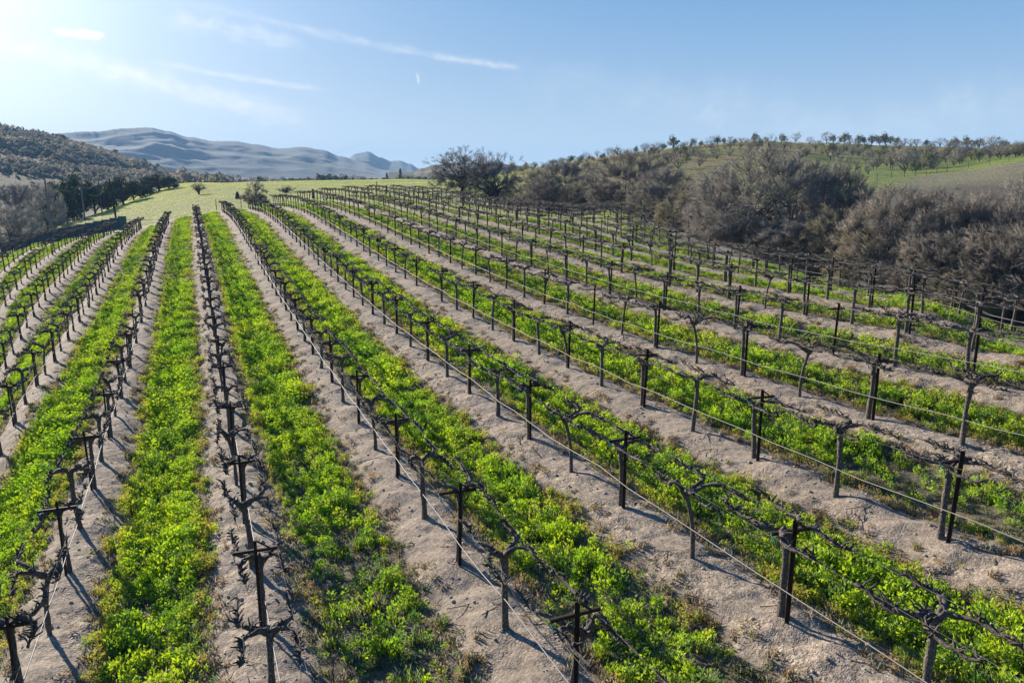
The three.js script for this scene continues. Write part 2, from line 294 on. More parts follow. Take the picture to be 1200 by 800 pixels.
// ---------------------------------------------------------------- mesh building
class Shape {
  constructor() { this.p = []; this.n = []; this.t = []; this.i = []; this.c = null; }
  vert(x, y, z, nx, ny, nz, tu = 0, tv = 0) { this.p.push(x, y, z); this.n.push(nx, ny, nz); this.t.push(tu, tv); return this.p.length / 3 - 1; }
  tri(a, b, c) { this.i.push(a, b, c); }
  // a tapered, bent tube; pts: Vector3[], radii: number[] or function(t)
  tube(pts, radii, sides = 6, cap = true, rough = 0, rand = null) {
    const N = pts.length, rad = i => typeof radii === 'function' ? radii(i / (N - 1)) : radii[i];
    let up = new THREE.Vector3(0.31, 0.2, 0.93), len = 0; const T = new THREE.Vector3(), A = new THREE.Vector3(), B = new THREE.Vector3();
    const start = this.p.length / 3;
    for (let i = 0; i < N; i++) {
      T.subVectors(pts[Math.min(N - 1, i + 1)], pts[Math.max(0, i - 1)]).normalize();
      A.crossVectors(up, T); if (A.lengthSq() < 1e-4) A.set(1, 0, 0).cross(T); A.normalize(); B.crossVectors(T, A); up.copy(B.clone().cross(A)).negate(); up.copy(A.clone().cross(T).negate());
      up.crossVectors(T, A);
      if (i) len += pts[i].distanceTo(pts[i - 1]);
      const r = rad(i);
      for (let s = 0; s <= sides; s++) {
        const q = s / sides * Math.PI * 2, w = rough && rand ? 1 + rough * (noise(Math.cos(q) * 1.5 + rand, len * 7, Math.sin(q) * 1.5)) * 2 : 1;
        const ca = Math.cos(q), sb = Math.sin(q), nx = A.x * ca + up.x * sb, ny = A.y * ca + up.y * sb, nz = A.z * ca + up.z * sb;
        this.vert(pts[i].x + nx * r * w, pts[i].y + ny * r * w, pts[i].z + nz * r * w, nx, ny, nz, s / sides, len * 1.5);
      }
    }
    const k = sides + 1;
    for (let i = 0; i < N - 1; i++) for (let s = 0; s < sides; s++) {
      const a = start + i * k + s, b = a + 1, c = a + k, d = c + 1;
      this.tri(a, b, c); this.tri(b, d, c);
    }
    if (cap) {
      const e = pts[N - 1], c = this.vert(e.x, e.y, e.z, T.x, T.y, T.z, 0.5, len);
      for (let s = 0; s < sides; s++) this.tri(start + (N - 1) * k + s, start + (N - 1) * k + s + 1, c);
    }
  }
  // a twig: a three-sided spike
  spike(a, b, r) {
    const d = b.clone().sub(a).normalize(), s = Math.abs(d.y) < 0.9 ? new THREE.Vector3(0, 1, 0) : new THREE.Vector3(1, 0, 0);
    const A = s.cross(d).normalize(), B = d.clone().cross(A), id = [];
    for (let q = 0; q < 3; q++) { const w = q * 2.0944, x = A.x * Math.cos(w) + B.x * Math.sin(w), y = A.y * Math.cos(w) + B.y * Math.sin(w), z = A.z * Math.cos(w) + B.z * Math.sin(w); id.push(this.vert(a.x + x * r, a.y + y * r, a.z + z * r, x, y, z)); }
    const t = this.vert(b.x, b.y, b.z, d.x, d.y, d.z);
    this.tri(id[0], id[1], t); this.tri(id[1], id[2], t); this.tri(id[2], id[0], t);
  }
  // a leaf: two folded triangles
  leaf(c, dir, nrm, l, w) {
    const s = new THREE.Vector3().crossVectors(dir, nrm).normalize(), n2 = nrm;
    const P = (a, b, h) => this.vert(c.x + dir.x * l * a + s.x * w * b + nrm.x * h, c.y + dir.y * l * a + s.y * w * b + nrm.y * h, c.z + dir.z * l * a + s.z * w * b + nrm.z * h, n2.x, n2.y, n2.z);
    const a = P(-0.5, 0, 0), b = P(0.05, 0.5, l * 0.1), d = P(0.05, -0.5, l * 0.1), e = P(0.5, 0, -l * 0.06);
    this.tri(a, b, e); this.tri(a, e, d);
  }
  box(cx, cy, cz, sx, sy, sz, m = null) {
    const g = new THREE.BoxGeometry(sx, sy, sz); g.translate(cx, cy, cz); if (m) g.applyMatrix4(m); this.add(g);
  }
  add(g) {
    const o = this.p.length / 3, P = g.attributes.position, N = g.attributes.normal, T = g.attributes.uv;
    for (let i = 0; i < P.count; i++) this.vert(P.getX(i), P.getY(i), P.getZ(i), N.getX(i), N.getY(i), N.getZ(i), T ? T.getX(i) : 0, T ? T.getY(i) : 0);
    if (g.index) for (const i of g.index.array) this.i.push(o + i); else for (let i = 0; i < P.count; i++) this.i.push(o + i);
  }
  geometry() {
    const g = new THREE.BufferGeometry();
    g.setAttribute('position', new THREE.Float32BufferAttribute(this.p, 3));
    g.setAttribute('normal', new THREE.Float32BufferAttribute(this.n, 3));
    g.setAttribute('uv', new THREE.Float32BufferAttribute(this.t, 2));
    if (this.c) g.setAttribute('color', new THREE.Float32BufferAttribute(this.c, 3));
    g.setIndex(this.i);
    return g;
  }
}
const V3 = (x, y, z) => new THREE.Vector3(x, y, z);
const taken = {};
function numbered(name) { const n = taken[name] = (taken[name] ?? -1) + 1; return n ? `${name}_${String(n).padStart(3, '0')}` : name; }
function mesh(name, geometry, material, parent) { const m = new THREE.Mesh(geometry, material); m.name = name; m.castShadow = m.receiveShadow = true; if (parent) parent.add(m); return m; }
function tag(o, label, category, group, kind) { o.userData = { ...o.userData }; if (label) o.userData.label = label; if (category) o.userData.category = category; if (group) o.userData.group = group; if (kind) o.userData.kind = kind; return o; }
function thing(name, x, y, z, turn = 0) { const g = new THREE.Group(); g.name = numbered(name); g.position.set(x, y, z); g.rotation.y = turn; scene.add(g); return g; }
function place(proto, x, y, z, turn = 0, sx = 1, sy = sx, sz = sx) { const g = proto.clone(); g.name = numbered(proto.name); g.position.set(x, y, z); g.rotation.y = turn; g.scale.set(sx, sy, sz); g.userData = { ...proto.userData }; scene.add(g); return g; }
function proto(name) { const g = new THREE.Group(); g.name = name; return g; }

// ---------------------------------------------------------------- ground sheets
{ // the vineyard's own ground, fine enough for berms and clods
  const us = [U0]; while (us[us.length - 1] < U1) us.push(us[us.length - 1] + 0.1 + 0.0062 * Math.max(0, us[us.length - 1] - 4) + (us[us.length - 1] < 3 ? 0.3 : 0));
  const nv = Math.round((VR - VL) / 0.135), nu = us.length;
  const p = new Float32Array(nu * (nv + 1) * 3), c = new Float32Array(nu * (nv + 1) * 3), t = new Float32Array(nu * (nv + 1) * 2), idx = [];
  for (let i = 0; i < nu; i++) for (let j = 0; j <= nv; j++) {
    const u = us[i], v = VL + (VR - VL) * j / nv, x = toX(u, v), z = toZ(u, v), o = i * (nv + 1) + j;
    const rim = Math.min(u - U0, us[nu - 1] - u, v - VL, VR - v);
    p[o * 3] = x; p[o * 3 + 1] = groundY(u, v) - 0.5 * smooth(0.9, 0, rim); p[o * 3 + 2] = z;
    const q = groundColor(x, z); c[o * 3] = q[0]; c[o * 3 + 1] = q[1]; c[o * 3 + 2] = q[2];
    t[o * 2] = u / 2.3; t[o * 2 + 1] = v / 2.3;
    if (i && j) { const a = o - nv - 2, b = o - nv - 1, d = o - 1; idx.push(a, d, b, b, d, o); }
  }
  const g = new THREE.BufferGeometry();
  g.setAttribute('position', new THREE.BufferAttribute(p, 3)); g.setAttribute('color', new THREE.BufferAttribute(c, 3)); g.setAttribute('uv', new THREE.BufferAttribute(t, 2));
  g.setIndex(idx); g.computeVertexNormals();
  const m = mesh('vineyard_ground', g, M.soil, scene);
  tag(m, 'sandy vineyard soil raised in low berms under the vine rows', 'ground', null, 'structure');
}
{ // everything round it, out to the plain
  const ths = []; for (let a = -180; a < -56; a += 4) ths.push(a); for (let a = -56; a < 56; a += 0.33) ths.push(a); for (let a = 56; a <= 180.01; a += 4) ths.push(Math.min(a, 180));
  const rs = [0.5]; while (rs[rs.length - 1] < 3700) rs.push(rs[rs.length - 1] * (rs[rs.length - 1] < 900 ? 1.032 : 1.12) + (rs[rs.length - 1] < 5 ? 0.6 : 0));
  const n = rs.length, p = [], c = [], t = [], idx = [];
  ths.forEach((a, i) => rs.forEach((r, j) => {
    const th = a * Math.PI / 180, x = Math.sin(th) * r, z = -Math.cos(th) * r, u = toU(x, z), v = toV(x, z);
    const inside = Math.min(u - U0, U1 - u, v - VL, VR - v);
    let y = land(x, z) + 0.04 * noise(u * 0.35, v * 0.4, 1) - 1.2 * smooth(1.2, 3.5, inside);
    if (r > 120) y += smooth(120, 250, r) * (0.5 * fbm(x * 0.03, z * 0.03, 2, 3));
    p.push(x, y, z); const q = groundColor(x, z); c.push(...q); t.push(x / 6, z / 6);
    const o = i * n + j;
    if (i && j) { const A = o - n - 1, B = o - n, D = o - 1; idx.push(A, B, D, B, o, D); }
  }));
  const g = new THREE.BufferGeometry();
  g.setAttribute('position', new THREE.Float32BufferAttribute(p, 3)); g.setAttribute('color', new THREE.Float32BufferAttribute(c, 3)); g.setAttribute('uv', new THREE.Float32BufferAttribute(t, 2));
  g.setIndex(idx); g.computeVertexNormals();
  const m = mesh('terrain', g, M.turf, scene);
  tag(m, 'rolling grassland round the vineyard with creek, meadow and orchard slope', 'terrain', null, 'structure');
}

// ---------------------------------------------------------------- vines, trellis posts, wires, hoses
const projectPx = (x, y, z) => {
  const c = Math.cos(PITCH), s = Math.sin(PITCH), zf = -z, yy = y - CAMERA_HEIGHT, depth = zf * c - yy * s, up = yy * c + zf * s;
  return depth < 0.5 ? null : [600 + FOCAL * x / depth, 400 - FOCAL * up / depth, depth];
};
const seen = (x, y, z, m = 140) => { const p = projectPx(x, y, z); return p && p[0] > -m * 1.4 && p[0] < 1200 + m && p[1] < 800 + m * 1.6; };
const TURN = -AZ, WIRE_H = 1.36, ARM = 0.33;

function makeVine(seed) {
  const R = rng(seed), vine = proto('grapevine'), lean = (R() - 0.5) * 0.22, leanU = (R() - 0.5) * 0.25, headY = 1.19 + R() * 0.13;
  const trunk = new Shape(), pts = [], N = 11, k1 = R() * 6, k2 = R() * 6, thick = 0.036 + R() * 0.014;
  for (let i = 0; i < N; i++) { const t = i / (N - 1); pts.push(V3(lean * t * t + 0.035 * Math.sin(t * 5 + k1) * t, -0.25 + (headY + 0.25) * t, leanU * t * t + 0.04 * Math.sin(t * 4 + k2) * t)); }
  trunk.tube(pts, t => thick * (1.25 - 0.45 * t + 0.5 * Math.pow(t, 9)) * (t < 0.25 ? 1.2 - 0.8 * t : 1), 8, true, 0.28, seed);
  const head = pts[N - 1];
  for (let q = 0; q < 3; q++) { const a = R() * 6.28, b = head.clone().add(V3(Math.cos(a) * 0.05, -0.02 + R() * 0.06, Math.sin(a) * 0.05)); trunk.tube([head.clone().add(V3(0, -0.07, 0)), b, b.clone().add(V3(Math.cos(a) * 0.05, 0.05, Math.sin(a) * 0.05))], [0.05, 0.045, 0.012], 6, true, 0.3, seed + q); }
  mesh('trunk', trunk.geometry(), M.bark, vine);
  for (const side of [-1, 1]) for (const way of [-1, 1]) {
    if (R() < 0.07) continue;
    const s = new Shape(), end = side * (ARM + (R() - 0.5) * 0.08), L = 0.72 + R() * 0.42, sag = R() * 0.08;
    const armPts = [head.clone().add(V3(0, -0.04, 0)), V3(lerp(head.x, end, 0.35), headY + 0.03 + R() * 0.07, head.z + way * 0.03), V3(lerp(head.x, end, 0.75), WIRE_H - 0.04 + R() * 0.06, way * (0.06 + R() * 0.06)), V3(end, WIRE_H + 0.01, way * (0.2 + R() * 0.08))];
    let x = end;
    for (let t = 0.32; t <= 1.001; t += 0.17) { x = end + (R() - 0.5) * 0.05; armPts.push(V3(x, WIRE_H + 0.015 - sag * Math.sin(t * 3) + (R() - 0.5) * 0.05, way * L * t + (R() - 0.5) * 0.04)); }
    const curve = new THREE.CatmullRomCurve3(armPts), P = curve.getPoints(15);
    const r0 = 0.034 + R() * 0.014;
    s.tube(P, t => r0 * (1.05 - 0.55 * t) * (1 + 0.28 * Math.sin(t * 40 + k1) * Math.sin(t * 23)), 5, true, 0.3, seed + 5 + side + way * 2);
    for (let i = 3; i < P.length; i++) {                       // knobbly spurs left by pruning, uneven in number and length
      if (R() < 0.12) continue;
      const n = 1 + Math.floor(R() * 3.4);
      for (let q = 0; q < n; q++) {
        const o = P[i].clone().lerp(P[i - 1], R()), a = R() * 6.28, up = R() < 0.75 ? 0.02 + R() * 0.06 : -0.03, b = o.clone().add(V3(Math.cos(a) * 0.04, up, Math.sin(a) * 0.05)), l = 0.03 + 0.13 * R() * R(), e = b.clone().add(V3(Math.cos(a) * l * 0.7 + (R() - 0.5) * 0.06, l * (R() - 0.2), Math.sin(a) * l * 0.8 + (R() - 0.5) * 0.06));
        s.tube([o, b, e], [0.019 + 0.008 * R(), 0.016, 0.009], 3, true);
      }
    }
    if (R() < 0.5) {                                           // a cane left long and tied along the wire
      const z0 = way * L * 0.9, cp = [P[P.length - 1], V3(end, WIRE_H + 0.03, z0 + way * 0.2), V3(end + 0.02, WIRE_H + 0.0 - R() * 0.05, z0 + way * (0.35 + R() * 0.2))];
      s.tube(cp, [0.01, 0.008, 0.004], 4, true);
    }
    mesh('cordon', s.geometry(), M.bark, vine);
  }
  return vine;
}
function makePost(seed) {
  const R = rng(seed), post = proto('trellis_post'), tilt = (R() - 0.5) * 0.06;
  const L = new THREE.Matrix4().makeRotationFromEuler(new THREE.Euler((R() - 0.5) * 0.05, 0, tilt));
  const st = new Shape(); st.box(0, 0.65, 0, 0.048, 1.8, 0.007, L); st.box(0.0205, 0.65, 0.024, 0.007, 1.8, 0.043, L);
  mesh('stake', st.geometry(), M.rust, post);
  const ca = new Shape(), q = new THREE.Matrix4().makeRotationZ(tilt * 0.4 + (R() - 0.5) * 0.1);
  q.setPosition(0, WIRE_H + 0.01, -0.012); ca.box(0, 0, 0, 0.68, 0.046, 0.008, q); ca.box(0, 0.021, -0.021, 0.68, 0.006, 0.036, q);
  mesh('crossarm', ca.geometry(), M.rust, post);
  const br = new Shape(), len = Math.hypot(0.22, 0.17), bm = new THREE.Matrix4().makeRotationZ(-Math.atan2(0.17, 0.22)); bm.setPosition(0.12, WIRE_H + 0.1, -0.022);
  br.box(0, 0, 0, len, 0.026, 0.007, bm);
  mesh('brace', br.geometry(), M.rust, post);
  for (const s of R() < 0.5 ? [-1] : [-1, 1]) { const g = new Shape(), x = s * 0.325; g.tube([V3(x - 0.012, WIRE_H + 0.04, -0.05), V3(x + 0.01, WIRE_H - 0.03, -0.03), V3(x, WIRE_H - 0.05, 0.03), V3(x + 0.02, WIRE_H - 0.13, 0.04)], [0.008, 0.012, 0.012, 0.005], 5); mesh('tie', g.geometry(), M.tie, post); }
  return post;
}
const vines = [], posts = [];
const phase = { '-2': 29.63, '-1': 16.1, 0: 11.8, 1: 11.8, 2: 7.48, 3: 7.71, 4: 12.33, 5: 12.51, 6: 17.22, 7: 21.83, 8: 27.3 };
const bareSpots = [[5, 16.95], [4, 25.66]];                   // posts whose vine is gone
{
  const R = rng(77);
  for (let k = FIRST_ROW; k <= LAST_ROW; k++) {
    const ph = phase[k] ?? R() * 4, v = V0 + k * ROW;
    for (let n = Math.ceil((-6 - ph) / VINE); ph + n * VINE < U_END; n++) {
      const u = ph + n * VINE, a = R(), b = R(), c = R(), d = R();
      if (!inVines(u, k)) continue;
      const isPost = ((n % 2) + 2) % 2 === 0, x = toX(u, v), z = toZ(u, v), y = groundY(u, v);
      if (!seen(x, y + 1.4, z)) continue;
      const dist = Math.hypot(x, y - CAMERA_HEIGHT, z);
      const gone = bareSpots.some(q => q[0] === k && Math.abs(q[1] - u) < 0.5);
      if (isPost) { const x2 = toX(u - 0.02, v), z2 = toZ(u - 0.02, v); posts.push({ k, u, x: x2, z: z2, y: groundY(u, v), dist, turn: TURN + (a - 0.5) * 0.12, gone, kind: Math.floor(b * 3) }); }
      if (!gone && c > (dist < 25 ? 0.0 : 0.03)) { const uu = u + (isPost ? 0.13 : (a - 0.5) * 0.12), vv = v + (isPost ? 0.04 : (b - 0.5) * 0.06); vines.push({ k, u: uu, x: toX(uu, vv), z: toZ(uu, vv), y: groundY(uu, vv), dist, kind: Math.floor(d * 8), turn: TURN + (a > 0.5 ? Math.PI : 0) + (b - 0.5) * 0.1, s: 0.94 + 0.12 * c }); }
    }
  }
}
const vineKinds = [...Array(8)].map((_, i) => makeVine(101 + i * 17));
const postKinds = [makePost(5), makePost(9), makePost(14)];
for (const p of vineKinds) tag(p, 'bare pruned grapevine with dark twisted trunk and spurred cordons on the trellis wires', 'grapevine', 'grapevines in the vineyard rows');
for (const p of postKinds) tag(p, 'thin rusty steel trellis post with braced crossarm beside a vine trunk', 'trellis post', 'trellis posts in the vineyard rows');
vines.sort((a, b) => a.dist - b.dist); posts.sort((a, b) => a.dist - b.dist);
vines.slice(0, 300).forEach(q => place(vineKinds[q.kind], q.x, q.y, q.z, q.turn, 1, q.s, 1));
posts.slice(0, 300).forEach(q => { const o = place(postKinds[q.kind], q.x, q.y, q.z, q.turn); if (q.gone) tag(o, 'rusty trellis post standing alone in its row with no vine beside it', 'trellis post', 'trellis posts left without a vine'); });
function copies(name, parts, list, matrixOf, colorOf, material) {
  const im = new THREE.InstancedMesh(parts, material, list.length), m = new THREE.Matrix4(), c = new THREE.Color();
  list.forEach((q, i) => { im.setMatrixAt(i, matrixOf(q, m)); if (colorOf) im.setColorAt(i, colorOf(q, c)); });
  im.name = name; im.castShadow = im.receiveShadow = true; return im;
}
const merged = p => mergeGeometries(p.children.map(c => c.geometry));
const qt = new THREE.Quaternion(), YAX = V3(0, 1, 0), pv = V3(), sv = V3();
const standing = (q, m) => m.compose(pv.set(q.x, q.y, q.z), qt.setFromAxisAngle(YAX, q.turn), sv.set(1, q.s ?? 1, 1));
{
  const far = thing('far_vines', 0, 0, 0);
  for (let i = 0; i < 8; i++) { const l = vines.slice(300).filter(q => q.kind === i); if (l.length) far.add(copies('vine_rows', merged(vineKinds[i]), l, standing, null, M.bark)); }
  tag(far, 'distant bare grapevines massed along the crest of the vineyard', 'grapevines', null, 'stuff');
  const rest = posts.slice(300);
  if (rest.length) {
    const fp = thing('far_posts', 0, 0, 0);
    for (let i = 0; i < 3; i++) { const l = rest.filter(q => q.kind === i); if (l.length) fp.add(copies('post_rows', merged(postKinds[i]), l, standing, null, M.rust)); }
    tag(fp, 'distant trellis posts along the crest of the vineyard', 'trellis posts', null, 'stuff');
  }
}
console.log('vines', vines.length, 'posts', posts.length, 'nearest 300 reach', vines[299]?.dist);
// wires on the crossarm ends and one irrigation hose per row
{
  const R = rng(31);
  for (let k = FIRST_ROW; k <= LAST_ROW; k++) {
    const v = V0 + k * ROW, pts = [];
    for (let u = -5; u < U_END; u += 1.11) if (inVines(u, k) && seen(toX(u, v), groundY(u, v) + 1, toZ(u, v), 260)) pts.push(u);
    if (pts.length < 4) continue;
    const line = (dv, h, wob) => pts.map(u => { const vv = v + dv; return V3(toX(u, vv), land(toX(u, v), toZ(u, v)) + 0.02 + h + wob * noise(u * 0.6, k * 5.3, dv), toZ(u, vv)); });
    for (const side of [-1, 1]) {
      const s = new Shape(); s.tube(line(side * ARM, WIRE_H - 0.01, 0.02), () => 0.0022, 4, false);
      tag(mesh(numbered('trellis_wire'), s.geometry(), M.wire, scene), 'thin steel wire strung along the crossarm ends of a vine row', 'wire', 'trellis wires along the vine rows');
    }
    const s = new Shape(); s.tube(line(k <= 0 ? 0.09 : -0.05, 0.5, 0.1), () => 0.008, 6, false);
    tag(mesh(numbered('drip_hose'), s.geometry(), M.hose, scene), 'pale irrigation hose hanging low along a vine row', 'hose', 'drip hoses along the vine rows');
  }
}

// ---------------------------------------------------------------- cover crop between the rows, weeds, clods
function leafMat(r, g, b, t = 0.5) { return new THREE.MeshPhysicalMaterial({ color: col(r, g, b), roughness: 0.9, transmission: t, thickness: 0, ior: 1.4, specularIntensity: 0.35, side: THREE.DoubleSide }); }
M.leaf = leafMat(1, 1, 1, 0.55);
function makeLeafClump(seed, n, r, h, l, upright) {            // stems with small oval leaves
  const R = rng(seed), s = new Shape();
  for (let i = 0; i < n; i++) {
    const a = R() * 6.28, d = Math.sqrt(R()) * r, y = h * (0.12 + 0.88 * Math.pow(R(), 0.8)) * (1 - 0.45 * (d / r) * (d / r));
    const dir = V3(Math.cos(a) + (R() - 0.5), upright * (0.3 + R()), Math.sin(a) + (R() - 0.5)).normalize(), n0 = V3((R() - 0.5) * 1.4, -0.1 + R() * 0.7, (R() - 0.5) * 1.4).normalize();
    const nr = n0.sub(dir.clone().multiplyScalar(n0.dot(dir))).normalize(), k = l * (0.6 + 0.8 * R());
    s.leaf(V3(Math.cos(a) * d, y, Math.sin(a) * d), dir, nr, k, k * 0.48);
  }
  return s.geometry();
}
function makeGrassClump(seed, n, r, h) {                       // blades
  const R = rng(seed), s = new Shape();
  for (let i = 0; i < n; i++) {
    const a = R() * 6.28, d = Math.sqrt(R()) * r, H = h * (0.45 + 0.55 * R()), b = R() * 6.28, lean = 0.15 + R() * 0.5, w = 0.007 + 0.006 * R();
    const o = V3(Math.cos(a) * d, -0.02, Math.sin(a) * d), t = o.clone().add(V3(Math.cos(b) * lean * H, H, Math.sin(b) * lean * H)), m = o.clone().lerp(t, 0.55).add(V3(0, 0.08 * H, 0)), sx = -Math.sin(b) * w, sz = Math.cos(b) * w;
    const n0 = [Math.cos(b) * 0.8, 0.6, Math.sin(b) * 0.8];
    const A = s.vert(o.x - sx, o.y, o.z - sz, ...n0), B = s.vert(o.x + sx, o.y, o.z + sz, ...n0), Cc = s.vert(m.x - sx * 0.8, m.y, m.z - sz * 0.8, ...n0), D = s.vert(m.x + sx * 0.8, m.y, m.z + sz * 0.8, ...n0), E = s.vert(t.x, t.y, t.z, ...n0);
    s.tri(A, B, Cc); s.tri(B, D, Cc); s.tri(Cc, D, E);
  }
  return s.geometry();
}
const clumpSets = {
  leafy: [1, 2, 3, 4, 5].map(i => makeLeafClump(200 + i, 40, 0.11, 0.33, 0.06, 1.5)),
  broad: [1, 2, 3].map(i => makeLeafClump(300 + i, 46, 0.19, 0.36, 0.078, 1.2)),
  grass: [1, 2, 3].map(i => makeGrassClump(400 + i, 34, 0.13, 0.3)),
};
{
  const R = rng(4242), lists = {};
  const put = (kind, q) => { const i = Math.floor(R() * clumpSets[kind].length); (lists[kind + i] ??= { kind, g: clumpSets[kind][i], l: [] }).l.push(q); };
  for (let k = FIRST_ROW - 1; k <= LAST_ROW; k++) {
    const vm = V0 + (k + 0.5) * ROW;
    // thin stands where the photograph shows bare or trampled patches
    const thin = u => {
      if (k === 0) return 0.42 * smooth(22, 10, u) + 0.25 * Math.exp(-Math.pow((u - 19.5) / 1.2, 2));
      if (k === -2) return 0.25 * smooth(24, 12, u);
      if (k === -1) return 0.2 * smooth(17, 11, u);
      if (k === -3) return 0.25;
      return k >= 4 ? 0.2 : 0.04;
    };
    for (let u = 0; u < U_END + 1; ) {
      const dist0 = Math.hypot(toX(u, vm), toZ(u, vm), 7), near = dist0 < 24, mid = dist0 < 52;
      const du = near ? 0.07 : mid ? 0.12 : 0.22, nAcross = near ? 20 : mid ? 15 : 9;
      u += du;
      const ok = inVines(u, k + 1) || inVines(u, k);
      if (!ok) continue;
      for (let j = 0; j < nAcross; j++) {
        const d = (R() - 0.5) * 2.4, v = vm + d, x = toX(u + (R() - 0.5) * du * 2, v), z = toZ(u, v), e = Math.abs(d);
        if (R() < 0.0 || !seen(x, 3, z, 100)) { R(); continue; }
        const uu = toU(x, z), vv = toV(x, z), patch = fbm(uu * 0.55, vv * 0.55, 31, 3), fine = fbm(uu * 1.9, vv * 1.9, 63, 2);
        const dens = 0.62 + 0.8 * patch + 0.95 * fine + 0.4 * noise(uu * 0.16, k * 4.7, 8) - thin(uu) - smooth(0.76, 1.16, e + 0.34 * noise(uu * 0.9, k * 3 + Math.sign(d) * 5, 17) + 0.2 * noise(uu * 3, k * 3 + Math.sign(d) * 5, 18));
        if (R() > dens * 1.1) {                                 // thin, half dry growth in the gaps
          if (e < 1.05 && R() < (near ? 0.3 : 0.16)) { const w = (near ? 0.7 : 1.2) * (0.6 + 0.6 * R()), b = R(); put('grass', { x, z, y: groundY(uu, vv) - 0.02, turn: b * 6.28, w, s: w * (0.3 + 0.4 * R()), c: b < 0.35 ? [0.40, 0.31, 0.13] : b < 0.7 ? [0.27, 0.28, 0.06] : [0.2, 0.3, 0.04] }); }
          continue;
        }
        const edge = smooth(0.5, 0.9, e), tone = fbm(uu * 0.3, vv * 0.3, 77, 2), tall = clamp(0.5 + 1.3 * fbm(uu * 0.9, vv * 0.9, 91, 3)), s = (near ? 0.82 : mid ? 1.05 : 1.6) * (0.6 + 0.65 * R()) * (1 - 0.3 * edge) * (0.8 + 0.45 * clamp(dens));
        const g = R(), q = { x, z, y: groundY(uu, vv) - 0.02, turn: R() * 6.28, w: s, s: s * (0.55 + 0.95 * tall) * (near ? 1 : mid ? 0.8 : 0.46) };
        // linear leaf colours: fresh green, yellow green, bluish green, straw at the strip's edge
        let c = mixC([0.23, 0.42, 0.014], [0.54, 0.66, 0.016], clamp(0.36 + 1.0 * tone + 0.7 * (R() - 0.5)));
        if (g < 0.18) c = mixC(c, [0.08, 0.18, 0.035], 0.85);
        else if (g < 0.24) c = mixC(c, [0.34, 0.32, 0.07], 0.7);
        if (edge > 0.3 && R() < edge * 0.6) c = mixC(c, [0.46, 0.36, 0.07], 0.75);
        if (k >= 4 && R() < 0.22) c = mixC(c, [0.36, 0.33, 0.09], 0.7);
        q.c = c;
        put(R() < (k >= 4 ? 0.34 : k >= 1 ? 0.2 : 0.14) + 0.3 * thin(uu) ? 'grass' : near ? 'leafy' : 'broad', q);
      }
    }
  }
  const crop = thing('cover_crop', 0, 0, 0); let total = 0;
  for (const { kind, g, l } of Object.values(lists)) {
    total += l.length;
    crop.add(copies(kind === 'grass' ? 'grass_tufts' : 'leafy_clumps', g, l, (q, m) => m.compose(pv.set(q.x, q.y, q.z), qt.setFromAxisAngle(YAX, q.turn), sv.set(q.w, q.s, q.w)), (q, c) => c.setRGB(...q.c), M.leaf));
  }
  tag(crop, 'bright yellow green cover crop growing in strips between the vine rows', 'cover crop', null, 'stuff');
  console.log('crop', total);
}
{ // dry weeds on the flanks of the berms and along the track
  const R = rng(991), l = [[], [], []];
  for (let k = FIRST_ROW; k <= LAST_ROW; k++) for (let u = 1; u < U_END; u += u < 40 ? 0.022 : 0.09) {
    const d = (R() < 0.5 ? -1 : 1) * (0.32 + Math.pow(R(), 0.8) * 0.75), v = V0 + k * ROW + d, r1 = R(), r2 = R(), r3 = R(), r4 = R();
    const x = toX(u, v), z = toZ(u, v);
    if (!inVines(u, k) || !seen(x, 2, z, 100)) continue;
    const w = noise(u * 0.8, v * 0.9, 55) + 0.6 * noise(u * 2.5, v * 2.5, 56) + (d > 0 && k > 0 ? 0.28 : 0.0);
    if (r1 > 0.36 + 1.1 * w) continue;
    const c = r2 < 0.5 ? [0.40, 0.28, 0.11] : r2 < 0.75 ? [0.30, 0.29, 0.06] : [0.46, 0.36, 0.2];
    l[Math.floor(r3 * 3)].push({ x, z, y: groundY(u, v) - 0.01, turn: r4 * 6.28, w: (0.5 + 0.5 * r4) * (u > 40 ? 1.6 : 1), s: 0.28 + 0.4 * r1, c });
  }
  const weeds = thing('dry_weeds', 0, 0, 0);
  l.forEach((q, i) => q.length && weeds.add(copies('weed_tufts', i === 2 ? clumpSets.leafy[1] : clumpSets.grass[i], q, (o, m) => m.compose(pv.set(o.x, o.y, o.z), qt.setFromAxisAngle(YAX, o.turn), sv.set(o.w, o.s, o.w)), (o, c) => c.setRGB(...o.c), M.leaf)));
  tag(weeds, 'low dry straw coloured weeds on the flanks of the soil berms', 'weeds', null, 'stuff');
  console.log('weeds', l.map(q => q.length));
}
